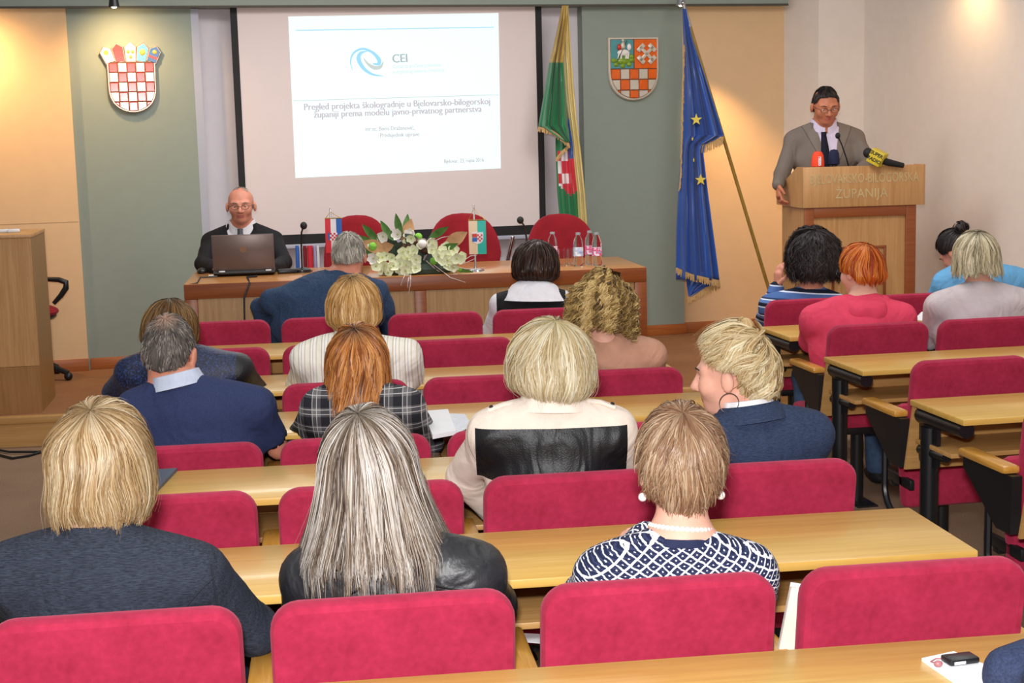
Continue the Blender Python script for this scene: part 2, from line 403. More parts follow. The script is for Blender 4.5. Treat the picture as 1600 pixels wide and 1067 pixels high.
stext('Pregled projekta škologradnje u Bjelovarsko-bilogorskoj', (475, 172), (765, 163), mSlideTx, .066, .0045)
stext('županiji prema modelu javno-privatnog partnerstva', (490, 184), (752, 175), mSlideTx, .066, .0045)
stext('mr.sc. Boris Draženović,', (571, 204.5), (648, 202.5), mSlideTx, .042, .002)
stext('Predsjednik uprave', (594, 214.5), (655, 212.5), mSlideTx, .042, .002)
stext('Bjelovar, 23. rujna 2016.', (694, 255), (757, 252.5), mSlideTx, .040, .002)

# ------------------------------------------------------------------ coats of arms
mEmbRim = plain('emblem_rim_metal', '#b9a08c', .3, .7); mERed = plain('enamel_red', '#c8331c', .18, var=.12, nscale=30); mEWhite = plain('enamel_white', '#efe9e4', .2)
mEOrange = plain('enamel_orange', '#e2641e', .2, var=.08, nscale=30); mEBlue = plain('enamel_light_blue', '#5db4d6', .2); mETeal = plain('enamel_teal', '#4f9296', .3)
mEGold = plain('enamel_gold', '#dfae4a', .25); mEGreen = plain('enamel_dragon_green', '#7d9d2c', .35, var=.25, nscale=40); mEDark = plain('enamel_dark_joint', '#5a3a22', .5)
mEDkBlue = plain('enamel_dark_blue', '#2d5f9a', .25); mESilver = plain('enamel_silver', '#cfc5b4', .35, .2); mEOlive = plain('emblem_dark_relief', '#3d3a22', .5)
def shield_outline(w, top, bot, n=16, straight=.45):
    h = top - bot; pts = [(-w, top), ]
    zs = top - h * straight
    for i in range(n + 1):
        a = math.pi * i / n; pts.append((-w * math.cos(a), zs - (zs - bot) * math.sin(a) ** .85))
    pts.append((w, top)); return pts
def clip_poly(poly, inside_poly):
    out = poly
    n = len(inside_poly); area = sum(inside_poly[i][0] * inside_poly[(i + 1) % n][1] - inside_poly[(i + 1) % n][0] * inside_poly[i][1] for i in range(n)); sg = 1 if area > 0 else -1
    for i in range(n):
        a, b = inside_poly[i], inside_poly[(i + 1) % n]; res = []
        f = lambda p: sg * ((b[0] - a[0]) * (p[1] - a[1]) - (b[1] - a[1]) * (p[0] - a[0]))
        for j in range(len(out)):
            p, q = out[j], out[(j + 1) % len(out)]; fp, fq = f(p), f(q)
            if fp >= 0: res.append(p)
            if (fp >= 0) != (fq >= 0):
                t = fp / (fp - fq); res.append((p[0] + (q[0] - p[0]) * t, p[1] + (q[1] - p[1]) * t))
        out = res
        if len(out) < 3: return []
    return out
def checker(parent, w, top, bot, ncol, nrow, cell_h, clip, ca, cb, y0, y1, first=0):
    cw = 2 * w / ncol
    for r in range(nrow):
        for c in range(ncol):
            g = .0025; sq = [(-w + c * cw + g, top - (r + 1) * cell_h + g), (-w + (c + 1) * cw - g, top - (r + 1) * cell_h + g), (-w + (c + 1) * cw - g, top - r * cell_h - g), (-w + c * cw + g, top - r * cell_h - g)]
            sq = clip_poly(sq, clip)
            if len(sq) < 3: continue
            m = MB(); m.prism(sq, y1, y0, b=.005); m.build('checker_square', ca if (r + c + first) % 2 == 0 else cb, parent, smooth=False)
def emblem(px, ctrs, label, name, fill):
    s, z = ctrs; e = empty(name, wl(s, 0.0, z), WANG, label, 'coat of arms'); fill(e); return e
def fill_left(e):
    w = .163; top = .105; bot = -.243; out = shield_outline(w, top, bot, 16, .50)
    m = MB(); m.prism(out, -.035, -.002, b=.006); m.build('shield_body', mEmbRim, e)
    inn = shield_outline(w - .012, top - .004, bot + .012, 16, .50)
    m = MB(); m.prism(inn, -.036, -.030); m.build('shield_field', mEDark, e)
    checker(e, w - .013, top - .008, bot, 5, 5, .066, inset(inn, .001), mERed, mEWhite, -.034, -.048)
    # crown of five small shields
    for k in range(5):
        a = (k - 2); cx = a * .0775; tilt = -a * 11; h = .142 if k == 2 else (.135 if k % 2 else .122); base = .100 if k in (1, 2, 3) else .096
        Mx = Matrix.Translation((cx * .86, 0, base)) @ Matrix.Rotation(R_(-tilt), 4, 'Y')
        hw = .042; pl = [(-hw * .82, 0), (hw * .82, 0), (hw, h * .74), (0, h), (-hw, h * .74)]
        m = MB(); m.prism(pl, -.033, -.002, b=.004); o = m.build('crown_shield', mEmbRim, e); o.data.transform(Mx)
        ip = inset(pl, .008); m = MB(); m.prism(ip, -.040, -.030, b=.003)
        m.build('crown_field', [mEBlue, mERed, mEBlue, mEBlue, mEDkBlue][k] if k not in (0, 2) else mEWhite, o).data.transform(Mx)
        if k == 0:
            m = MB(); m.lathe([(.018, 0), (.018, .004), (0, .006)], 6); q = m.build('star', mEGold, o); q.data.transform(Mx @ Matrix.Translation((0, -.040, h * .62)) @ Matrix.Rotation(R_(90), 4, 'X'))
        if k == 1:
            for zz in (.3, .62):
                m = MB(); m.box((-hw + .01, -.043, h * zz), (hw - .01, -.038, h * zz + .02)); m.build('bar', mERed, o).data.transform(Mx)
        if k == 2:
            for (x, zz) in ((-.014, .5), (.014, .5), (0, .25)):
                m = MB(); m.ball((x, -.041, h * zz), (.011, .006, .013), 8, 6); m.build('lion_head', mEGold, o).data.transform(Mx)
        if k == 3:
            m = MB(); m.ball((0, -.041, h * .5), (.02, .006, .022), 10, 6); m.build('goat', mEGold, o).data.transform(Mx)
        if k == 4:
            m = MB(); m.box((-hw + .012, -.043, h * .25), (hw - .012, -.038, h * .25 + .016)); m.build('bar', mERed, o).data.transform(Mx)
            m = MB(); m.ball((0, -.041, h * .62), (.016, .005, .014), 10, 6); m.build('star', mEGold, o).data.transform(Mx)
def fill_right(e):
    w = .198; top = .228; bot = -.236; out = shield_outline(w, top, bot, 16, .52)
    m = MB(); m.prism(out, -.035, -.002, b=.006); m.build('shield_body', mESilver, e)
    inn = shield_outline(w - .016, top - .014, bot + .016, 16, .52)
    m = MB(); m.prism(inn, -.036, -.030); m.build('shield_field', mEDark, e)
    ii = inset(inn, .001); z1 = -.004
    for x0, x1, mt in ((-w + .018, -.004, mETeal), (.004, w - .018, mEOrange)):
        m = MB(); m.prism([(x0, z1 + .004), (x1, z1 + .004), (x1, top - .018), (x0, top - .018)], -.042, -.034); m.build('quarter', mt, e)
    checker(e, w - .018, z1, bot, 5, 3, .078, ii, mEOrange, mESilver, -.034, -.048)
    # cross with splayed arms
    cr = empty
    m = MB()
    for a in (45, 135):
        Mx = Matrix.Translation((.096, 0, .105)) @ Matrix.Rotation(R_(a), 4, 'Y')
        m.box((-.075, -.056, -.012), (.075, -.041, .012), .002, M=Mx)
        for sgn in (-1, 1): m.box((sgn * .062 - .016, -.056, -.034), (sgn * .062 + .016, -.041, .034), .002, M=Mx)
    m.build('cross', mESilver, e)
    # rider on a horse above a dragon: generic relief figures
    m = MB(); pts = [(-.16, .06), (-.14, .03), (-.09, .02), (-.04, .03), (-.015, .06), (-.02, .085), (-.06, .09), (-.11, .085)]
    for x, z in pts: m.ball((x, -.043, z), (.02, .012, .018), 8, 6)
    m.ball((-.085, -.043, .055), (.06, .012, .026), 10, 6); m.build('dragon', mEGreen, e)
    m = MB(); m.ball((-.085, -.05, .115), (.048, .014, .024), 10, 6); m.ball((-.04, -.05, .155), (.017, .012, .026), 8, 6)
    for x in (-.12, -.10, -.06, -.045): m.tube([(x, -.05, .11), (x - .006, -.05, .07)], .007, 6)
    m.build('horse', mEWhite, e)
    m = MB(); m.ball((-.09, -.056, .165), (.018, .012, .03), 8, 6); m.ball((-.09, -.056, .203), (.012, .01, .013), 8, 6); m.build('rider', mESilver, e)
    m = MB(); m.ball((-.118, -.055, .155), (.016, .01, .024), 8, 6); m.build('cloak', mERed, e)
    m = MB(); m.tube([(-.06, -.062, .20), (-.14, -.062, .05)], .003, 6); m.build('lance', mEOlive, e)
sL = wdir(206, 120, 0)[0]; sR = wdir(988, 107, 0)[0]
emblem(None, (sL, 2.18), 'red and white checkered coat of arms with a crown of five small shields', 'coat_of_arms_crowned', fill_left)
emblem(None, (sR, 2.19), 'orange and silver checkered coat of arms with rider and cross quarters', 'coat_of_arms_quartered', fill_right)

# ------------------------------------------------------------------ wall spot lamps
mBulb = NT('lamp_glow'); mBulb.b.inputs['Emission Color'].default_value = (1, .8, .55, 1); mBulb.b.inputs['Emission Strength'].default_value = 12; mBulb = mBulb.done((1, .9, .8, 1), .3)
WARM = (1.0, .62, .28)
def wall_lamp(px, py, d, target, power, ang, label, dz=0):
    n = np.array([math.sin(WANG), -math.cos(WANG), 0]); p0 = np.array(wl(0, d)); r = ray(px, py)
    p = _C + r * (np.dot(p0 - _C, n) / np.dot(r, n)); p[2] += dz
    e = empty('spot_lamp', p, 0, label, 'lamp', 'spot lamps along the bulkhead')
    m = MB(); m.lathe([(.012, .09), (.022, .07), (.030, .02), (.036, -.022), (.030, -.022), (.022, .01)], 16); m.build('lamp_housing', mChrome if px > 500 else mBlack, e)
    m = MB(); m.ball((0, 0, -.008), .022, 12, 8); m.build('bulb', mBulb, e)
    m = MB(); m.tube([(0, 0, .08), (0, 0, .16), (0, .05, .2)], .007, 8); m.build('arm', mBlack, e)
    spot_light('spot_light', (p[0], p[1], p[2] - .05), target, power, ang, 1.0, WARM, .03, e)
    return e
def wpt(s, d, z): return wl(s, d, z)
wall_lamp(178, 6, .42, wpt(-2.68, 0, 2.15), 33, 125, 'lit spot lamp above the red checkered coat of arms')
wall_lamp(1064, 4, .36, wpt(2.0, -.04, 1.05), 190, 44, 'lit round spot lamp above the blue flag pole')
wall_lamp(-95, 20, .42, wpt(-3.68, 0, 2.1), 62, 130, 'spot lamp left of the frame over the cream panel')
wall_lamp(1478, -60, 1.9, wpt(2.75, 1.7, 1.8), 13, 150, 'spot lamp over the white right wall')

# ------------------------------------------------------------------ lecture seats and desks
BW = .4725
def backrest_mesh(top):
    m = MB(); poly = rrect(-BW / 2, BW / 2, .44, top, [.03, .03, .055, .055], 6)
    n = len(poly); rings = []
    def lean(z): return (top - z) * .16
    def smz(p): return p
    specs = [(.018, .000), (.006, .004), (.0, .016), (.0, .040), (.006, .052), (.02, .058)]
    vs = []; fs = []
    for ins, y in specs:
        q = inset(poly, ins) if ins else poly
        vs += [(x, y + lean(z) - .01 * (1 - (x / (BW / 2)) ** 2) * 0 + .018 * (1 - (2 * x / BW) ** 2), z) for x, z in q]
    k = len(specs)
    for i in range(k - 1):
        for j in range(n): fs.append((i * n + j, i * n + (j + 1) % n, (i + 1) * n + (j + 1) % n, (i + 1) * n + j))
    m.add(vs, fs)
    # faces as strips from left to right so that the curve is kept
    for base, flip in ((0, 1), ((k - 1) * n, 0)):
        pr = []
        half = n // 2
        left = [vs[base + i] for i in range(n)]
        c = (0, sum(p[1] for p in left) / n + (.012 if True else 0), sum(p[2] for p in left) / n)
        off = len(m.v)
        m.add(left + [c], [(j, (j + 1) % n, n) if flip else ((j + 1) % n, j, n) for j in range(n)])
    return m.mesh('backrest', mRed)
_bm = {}
def get_back(top):
    if top not in _bm: _bm[top] = backrest_mesh(top)
    return _bm[top]
def seat_mesh(folded):
    m = MB()
    if folded: m.box((-.225, -.035, -.20), (.225, .035, .20), .025, M=Matrix.Translation((0, .155, .475)) @ Matrix.Rotation(R_(-8), 4, 'X'))
    else: m.box((-.225, .09, .375), (.225, .50, .445), .025)
    return m.mesh('seat', mRed)
SEAT_DN, SEAT_UP = seat_mesh(False), seat_mesh(True)
def leg_mesh():
    m = MB(); m.tube([(0, .25, .005), (0, .25, .36)], .030, 12); m.box((-.05, .12, 0), (.05, .40, .008), .003)
    m.add([(-.006, .28, .008), (.006, .28, .008), (.006, .39, .008), (-.006, .39, .008), (-.006, .28, .13), (.006, .28, .13)], [(0, 1, 2, 3), (0, 3, 4), (1, 5, 2), (3, 2, 5, 4), (0, 4, 5, 1)])
    m.box((-.10, .16, .335), (.10, .34, .375), .006); m.box((-.225, .06, .36), (-.205, .3, .40), .004); m.box((.205, .06, .36), (.225, .3, .40), .004)
    m.box((-.225, .2, .345), (.225, .24, .37), .004)
    return m.mesh('leg', mBlack)
LEG = leg_mesh()
def arm_meshes():
    m = MB(); m.box((-.03, .06, .645), (.03, .36, .672), .010); cap = m.mesh('arm_cap', mArm)
    m = MB(); m.add([(-.018, .03, .645), (.018, .03, .645), (.018, .34, .645), (-.018, .34, .645), (-.018, .03, .46), (.018, .03, .46), (.018, .12, .46), (-.018, .12, .46), (-.018, .34, .61), (.018, .34, .61)],
        [(0, 1, 2, 3), (0, 4, 5, 1), (4, 7, 6, 5), (3, 2, 9, 8), (8, 9, 6, 7), (0, 3, 8, 7, 4), (1, 5, 6, 9, 2)])
    pts = [(0, .20, .60), (0, .20, .36)] + [(0, .20 - .10 * (1 - math.cos(a)), .36 - .10 * math.sin(a)) for a in np.linspace(.2, 1.5, 6)] + [(0, .02, .245)]
    m.tube(pts, .013, 8); sup = m.mesh('arm_support', mBlack); return cap, sup
ARM_CAP, ARM_SUP = arm_meshes()
def part(name, me, parent, loc=(0, 0, 0)):
    return link_obj(name, me, parent, loc)
class Row: pass
def seat_row(org, ang, n, occupied, top, pitch, labels, group, desk_label, lo_ext=.05, hi_ext=.05, desk=True, deskz=.767):
    """org: middle of the row at the rear top edge of the backrests; chairs run along +x of the row"""
    a = R_(ang); ca, sa_ = math.cos(a), math.sin(a); r = Row(); r.org = org; r.a = a; r.pitch = pitch
    def W(lx, ly, z=0): return (org[0] + lx * ca - ly * sa_, org[1] + lx * sa_ + ly * ca, z)
    r.W = W; x0 = -n * pitch / 2; r.x = [x0 + pitch * (i + .5) for i in range(n)]
    for i in range(n):
        if labels[i] is None: continue
        e = empty('lecture_chair', W(r.x[i], 0), a, labels[i], 'chair', group)
        part('backrest', get_back(top), e); part('seat', SEAT_DN if i in occupied else SEAT_UP, e); part('leg', LEG, e)
        for sx in ([-1, 1] if i == n - 1 else [-1]):
            q = part('armrest', ARM_SUP, e, (sx * pitch / 2, 0, 0)); part('arm_cap', ARM_CAP, q)
    if desk:
        L0, L1 = x0 - lo_ext, -x0 + hi_ext
        d = empty('lecture_desk', W(0, -.35), a, desk_label, 'desk', 'long lecture desks behind the red seats')
        zt = deskz
        m = MB(); m.box((L0, -.20, zt - .022), (L1, .20, zt), .004); m.build('desk_top', mDesk, d)
        m = MB(); m.box((L0 + .03, -.06, zt - .165), (L1 - .03, .215, zt - .148), .003); m.build('shelf', mDeskEdge, d)
        m = MB(); m.add([(L0 + .01, .188, zt - .023), (L1 - .01, .188, zt - .023), (L1 - .01, .25, zt - .27), (L0 + .01, .25, zt - .27), (L0 + .01, .200, zt - .023), (L1 - .01, .200, zt - .023), (L1 - .01, .262, zt - .27), (L0 + .01, .262, zt - .27)],
            [(0, 1, 2, 3), (7, 6, 5, 4), (0, 4, 5, 1), (1, 5, 6, 2), (2, 6, 7, 3), (3, 7, 4, 0)]); m.build('back_panel', mDeskEdge, d)
        for xx in (L0 + .045, 0, L1 - .045):
            m = MB(); m.prism(rrect(.06, .20, zt - .23, zt - .024, [.02, .02, .02, .05], 4), -.007, .007)
            m.v = [(q[1] + xx, q[0], q[2]) for q in m.v]
            m.tube([(xx, -.14, zt - .052), (xx, .19, zt - .056)], [.028, .032], 12); m.tube([(xx, .0, zt - .175), (xx, .20, zt - .185)], .018, 10)
            b_ = m.build('bracket', mBlack, d)
            for zz in (.06, .13, .2):
                mm = MB(); mm.ball((xx + .008, .18, zt - zz), .006, 6, 4); mm.ball((xx - .008, .18, zt - zz), .006, 6, 4); mm.build('screw', mChrome, b_)
            m = MB(); m.tube([(xx, .13, .004), (xx, .13, zt - .09)], .033, 14); m.box((xx - .05, .03, 0), (xx + .05, .27, .008), .003); m.build('post', mBlack, d)
    return r
GRP = 'red lecture seats in the left block'
LROW = {}
g2 = {1: .022, 2: -.105, 3: -.235, 4: -.36, 5: -.485, 6: -.636}
yb = {1: 2.742, 2: 3.685, 3: 4.57, 4: 5.46, 5: 6.32, 6: 7.30}
tp = {1: .86, 2: .86, 3: .805, 4: .835, 5: .86, 6: .86}
ORD = {1: 'nearest row', 2: 'second row', 3: 'third row', 4: 'fourth row', 5: 'fifth row', 6: 'front row by the table'}
who = {(1, 0): 'occupied by the woman in the dark denim jacket', (1, 1): 'occupied by the woman in the black leather jacket', (1, 2): 'occupied by the woman in the navy patterned jacket', (1, 3): 'empty, with a cream folder against it',
       (2, 2): 'occupied by the woman in the cream and black jacket', (2, 3): 'occupied by the woman in the navy blazer', (3, 0): 'occupied by the man in the blue t-shirt', (3, 1): 'occupied by the woman in plaid',
       (4, 0): 'occupied by the woman in sparkling navy', (4, 1): 'occupied by the woman in the striped white jacket', (4, 3): 'occupied by the curly haired woman', (6, 1): 'occupied by the man in the blue jacket', (6, 3): 'occupied by the dark haired woman in a vest'}
COLN = ['leftmost', 'second from the left', 'third from the left', 'rightmost']
for k in range(1, 7):
    occ = [c for (q, c) in who if q == k and not who[(q, c)].startswith('empty')]
    labs = ['red velour seat %s, %s, left block%s' % (COLN[c], ORD[k], ', occupied' if (k, c) in who and c in occ else ', empty') for c in range(4)]
    for c in range(4):
        if (k, c) in who: labs[c] = 'red velour seat ' + who[(k, c)]
    dl = ['', 'oak desk at the bottom edge, nearest the camera', 'long oak desk in front of the three nearest women', 'long oak desk in front of the cream jacket and navy blazer women', 'long oak desk in front of the plaid jacket woman', 'long oak desk in front of the striped jacket woman', 'long oak desk right behind the front row seats'][k]
    LROW[k] = seat_row((g2[k], yb[k] + .125 * g2[k] * 1.0), 7.2, 4, occ, tp[k], .525, labs, GRP, dl)
GRR = 'red lecture seats in the right block'
RROW = {}
rr = {'A': ((1.30, 7.41), 7.46), 'B': ((1.40, 6.40), 6.4), 'C': ((1.49, 5.37), 5.4), 'D': ((1.585, 4.43), 4.4)}
rl = {'A': ['red seat under the man in the striped shirt, right block', 'red seat in the front row of the right block, empty', 'red seat under the person in light blue, right block'],
      'B': ['red seat under the red hooded woman, right block', 'red seat under the grey cardigan woman, right block', None],
      'C': ['empty red seat behind the lower right desk pair, folded up', 'empty red seat at the right edge behind the grey cardigan woman', None],
      'D': ['red seat at the right edge with an oak armrest, nearest of the right block', None, None]}
rdk = {'A': 'oak desk in front of the red hooded woman', 'B': 'upper oak desk of the right block with shelf and black post', 'C': 'middle oak desk of the right block with shelf and black post', 'D': 'oak desk cut by the right edge of the picture'}
rocc = {'A': [0, 2], 'B': [0, 1], 'C': [], 'D': []}
for k, (lft, _) in rr.items():
    a = R_(10.5); n = 3; pt = .525
    org = (lft[0] + (n * pt / 2 - .025) * math.cos(a), lft[1] + (n * pt / 2 - .025) * math.sin(a))
    RROW[k] = seat_row(org, 10.5, n, rocc[k], .86, pt, rl[k], GRR, rdk[k], .07, .05, True, .755)
# ------------------------------------------------------------------ presidium table on the stage
TA = R_(7.6); T0 = (-1.905, 8.549)
TL, TD, TZ = 2.755, .82, .91
tbl = empty('presidium_table', (T0[0], T0[1], .17), TA, 'long oak presidium table with red-brown frame on the stage', 'table')
def tw(x, y, z): return (T0[0] + x * math.cos(TA) - y * math.sin(TA), T0[1] + x * math.sin(TA) + y * math.cos(TA), z)
h = TZ - .17
mTop = wood('table_top_oak', '#a9713a', '#bd8549', .28, 'x', .8, .5, .3)
m = MB(); m.box((0, .0, h - .03), (TL, TD, h), .004); m.build('table_top', mTop, tbl)
m = MB(); m.box((0, -.012, h - .088), (TL, .012, h - .001), .003); m.build('front_rail', mRedwood, tbl)
m = MB(); m.box((.0, -.012, 0), (.075, .012, h - .089), .003); m.build('front_stile', mRedwood, tbl)
m = MB(); m.box((TL - .075, -.012, 0), (TL, .012, h - .089), .003); m.build('front_stile', mRedwood, tbl)
m = MB(); m.box((TL / 2 - .035, -.010, .06), (TL / 2 + .035, .012, h - .089), .003); m.build('front_stile', mRedwood, tbl)
m = MB(); m.box((.076, -.012, 0), (TL - .076, .012, .059), .003); m.build('bottom_rail', mRedwood, tbl)
for x0, x1 in ((.076, TL / 2 - .036), (TL / 2 + .036, TL - .076)):
    m = MB(); m.box((x0, 0, .06), (x1, .010, h - .089)); p_ = m.build('front_panel', mOakV, tbl)
    a0, a1, b0, b1 = x0 + .33, x1 - .33, .14, h - .305
    m = MB()
    for q in ((a0, a1, b1 - .018, b1), (a0, a1, b0, b0 + .018), (a0, a0 + .018, b0 + .018, b1 - .018), (a1 - .018, a1, b0 + .018, b1 - .018)):
        m.box((q[0], -.008, q[2]), (q[1], 0, q[3]), .002)
    m.build('panel_moulding', mRedwood, p_)
for x in (0, TL - .024):
    m = MB(); m.box((x, .013, 0), (x + .024, TD - .02, h - .031)); m.build('end_panel', mOakV, tbl)

# laptop seen from behind its lid
lp = atz(382, 431, TZ); lpA = TA - R_(1)
lap = empty('laptop', (lp[0], lp[1], TZ), lpA, 'open grey-brown laptop with its lid towards the hall', 'laptop')
mLid = plain('laptop_lid_taupe', '#6d5c57', .35, .3, var=.03)
m = MB(); m.box((-.185, .0, .008), (.185, .26, .030), .006); m.build('base', mBlack, lap)
m = MB(); Mx = Matrix.Translation((0, .012, .030)) @ Matrix.Rotation(R_(6), 4, 'X')
m.box((-.187, -.008, .0), (.187, .008, .225), .005, M=Mx); lid = m.build('lid', mLid, lap)
m = MB(); m.lathe([(.020, 0), (.020, .0012), (0, .0012)], 20); q = m.build('lid_emblem', plain('lid_emblem_bronze', '#8a6a52', .4, .4), lid); q.data.transform(Mx @ Matrix.Translation((0, -.008, .135)) @ Matrix.Rotation(R_(90), 4, 'X'))
m = MB(); m.tube([(-.185, -.004, .022), (.185, -.004, .022)], .013, 10); m.build('hinge_bar', mBlack, lap)
for x in (-.15, .13):
    m = MB(); m.box((x, -.02, .028), (x + .035, -.008, .036), .002); m.build('connector', mPaper, lap)
# mouse, adapter, cables, white card
q = atz(316, 427, TZ); ms = empty('computer_mouse', (q[0], q[1], TZ), TA, 'black mouse beside the laptop', 'mouse')
m = MB(); m.ball((0, 0, .012), (.032, .05, .024), 14, 8); m.build('body', mBlack, ms)
m = MB(); m.tube([(0, .02, .034), (0, .035, .030)], .005, 8); m.build('wheel', mBlackMat, ms)
q = atz(333, 431, TZ); o = MB(); o.box((-.028, -.018, 0), (.028, .018, .006), .002); tag(o.build('name_card', mPaper, loc=(q[0], q[1], TZ), rot=(0, 0, TA)), 'small white card between mouse and laptop', 'card')
q = atz(449, 427, TZ); o = MB(); o.box((-.06, -.03, 0), (.06, .03, .028), .008); o.tube([(.05, 0, .014), (.10, .01, .006), (.16, .05, .005)], .004, 6); tag(o.build('power_adapter', mBlack, loc=(q[0], q[1], TZ), rot=(0, 0, TA + .1)), 'black power adapter right of the laptop', 'adapter')
p1 = atz(388, 434, TZ); edge = tw(.40, -.018, 0)
pts = [(p1[0] + .05, p1[1] + .02, TZ + .007), (p1[0] - .005, p1[1] - .01, TZ + .006), (edge[0] - .02, edge[1] - .002, TZ - .004), (edge[0] - .055, edge[1] - .012, TZ - .09), (edge[0] - .062, edge[1] - .013, .6), (edge[0] - .062, edge[1] - .015, .19)]
m = MB(); m.tube(pts, .006, 8); tag(m.build('laptop_cable', mBlack), 'black cable hanging from the laptop down the table front', 'cable')
a_ = tw(.02, -.02, 0); b_ = atz(340, 433, TZ)
pts = [(b_[0], b_[1] - .01, TZ + .004), (b_[0] - .1, b_[1] - .03, TZ + .004), (a_[0] + .05, a_[1] + .05, TZ + .004), (a_[0] - .012, a_[1] + .02, TZ - .004), (a_[0] - .018, a_[1] + .012, .7), (a_[0] - .018, a_[1] + .012, .19)]
m = MB(); m.tube(pts, .004, 8); tag(m.build('mouse_cable', mBlack), 'thin black cable over the left corner of the table', 'cable')

# microphones on the table
def table_mic(px_head, py_head, px_base, py_base, y, label):
    b = atz(px_base, py_base, TZ); b = np.array([b[0], y, TZ]); hd = at(px_head, py_head, y - .03)
    b[0] = at(px_base, py_base, y)[0]
    e = empty('gooseneck_microphone', b, 0, label, 'microphone', 'microphones on the presidium table')
    hd = hd - b
    m = MB(); m.lathe([(.055, 0), (.055, .018), (.03, .028), (0, .03)], 18); m.build('base', mBlack, e)
    m = MB(); m.tube([(0, 0, .025), (0, .004, hd[2] * .5), (hd[0] * .3, hd[1] * .3, hd[2] * .85), tuple(hd)], .0055, 8); m.build('gooseneck', mBlack, e)
    m = MB(); m.ball(tuple(hd), (.022, .022, .024), 12, 8); m.build('foam_head', mBlackMat, e)
table_mic(474.5, 352.5, 472, 420, 9.15, 'thin black gooseneck microphone between laptop and tricolour table flag')
table_mic(813, 344, 824, 405, 9.35, 'thin black gooseneck microphone left of the right red chair')

# table flags on chrome stands
def table_flag(px, base_py, top_py, x0, x1, ft, fb, cols, label, crest, y):
    b = at(px, base_py, y); e = empty('table_flag', (b[0], y, TZ), 0, label, 'flag', 'small flags on the table')
    zt = at(px, top_py, y)[2] - TZ; f1 = at(x1, ft, y); f0 = at(x0, ft, y); zb = at(x0, fb, y)[2] - TZ; zf = f0[2] - TZ
    xl = f0[0] - b[0]; xr = f1[0] - b[0]
    m = MB(); m.lathe([(.055, 0), (.05, .008), (.012, .014), (.006, .03), (.0055, zt), (0, zt + .008)], 16); m.build('stand', mChrome, e)
    m = MB(); m.tube([(xl, -.012, zf + .003), (xr, -.012, zf + .003)], .004, 8); bar = m.build('cross_bar', mGold, e)
    m = MB(); m.tube([(xl, -.012, zf), (0, -.004, zt - .02), (xr, -.012, zf)], .0022, 6); m.build('cord', mGold, e)
    n = len(cols); w = (xr - xl) / n
    for i, c in enumerate(cols):
        m = MB(); vs = []; fs = []; K = 8
        for j in range(K + 1):
            zz = zf + (zb - zf) * j / K; yo = -.014 - .006 * math.sin(j / K * 3) 
            for xx in (xl + i * w, xl + (i + 1) * w):
                vs += [(xx, yo, zz), (xx, yo - .003, zz)]
        for j in range(K):
            o_ = j * 4; fs += [(o_ + 1, o_ + 3, o_ + 7, o_ + 5), (o_, o_ + 4, o_ + 6, o_ + 2), (o_, o_ + 1, o_ + 5, o_ + 4), (o_ + 2, o_ + 6, o_ + 7, o_ + 3)]
        m.add(vs, fs); st = m.build('cloth_stripe', c, e)
    cz = zf + (zb - zf) * .52
    crest(e, (xl + xr) / 2, -.026, cz)
mFRed = plain('flag_red', '#d42a3c', .6, var=.05); mFWhite = plain('flag_white', '#e9e6ea', .6, var=.03); mFBlue = plain('flag_blue', '#2a63b8', .6, var=.05)
mFCream = plain('flag_cream', '#e6cfae', .6, var=.04); mFTurq = plain('flag_turquoise', '#17b3a4', .5, var=.05)
def crest1(e, x, y, z):
    for r in range(4):
        for c in range(4):
            m = MB(); s_ = .0115; m.box((x + (c - 2) * s_, y, z + (1 - r) * s_), (x + (c - 1) * s_, y + .003, z + (2 - r) * s_)); m.build('crest_square', mFRed if (r + c) % 2 == 0 else mFWhite, e)
    m = MB(); m.box((x - .035, y + .001, z - .02), (x - .024, y + .003, z + .024)); m.build('crest_band', mFBlue, e)
def crest2(e, x, y, z):
    m = MB(); m.prism(shield_outline(.035, .036, -.034, 10, .5), y + .001, y + .003); m.build('crest_shield', mFWhite, e)
    for r in range(4):
        for c in range(3):
            if (r + c) % 2 == 0:
                m = MB(); s_ = .011; m.box((x * 0 + x + .001 + c * s_ - .002, y - .001, z + .034 - (r + 1) * s_ - .01), (x + .001 + (c + 1) * s_ - .004, y + .002, z + .034 - r * s_ - .01)); m.build('crest_square', mFRed, e)
    m = MB(); m.box((x - .032, y - .001, z - .02), (x - .003, y + .002, z + .004)); m.build('crest_quarter', mFBlue, e)
    m = MB(); m.box((x - .032, y - .001, z + .006), (x - .003, y + .002, z + .028)); m.build('crest_quarter', mERed, e)
def crest2w(e, x, y, z):
    n0 = len(KIDS.get(e.name, [])); crest2(e, x, y, z)
    for o in KIDS[e.name][n0:]:
        if o.name.startswith('crest_shield'): o.location = (x, 0, z)
table_flag(520, 425, 326, 508, 534, 342, 395, [mFRed, mFWhite, mFBlue], 'red, white and blue table flag on a chrome stand beside the flowers', crest1, 9.0)
table_flag(743, 424, 320, 732, 759, 345, 397, [mFCream, mFTurq], 'cream and turquoise table flag on a chrome stand right of the flowers', crest2w, 8.95)

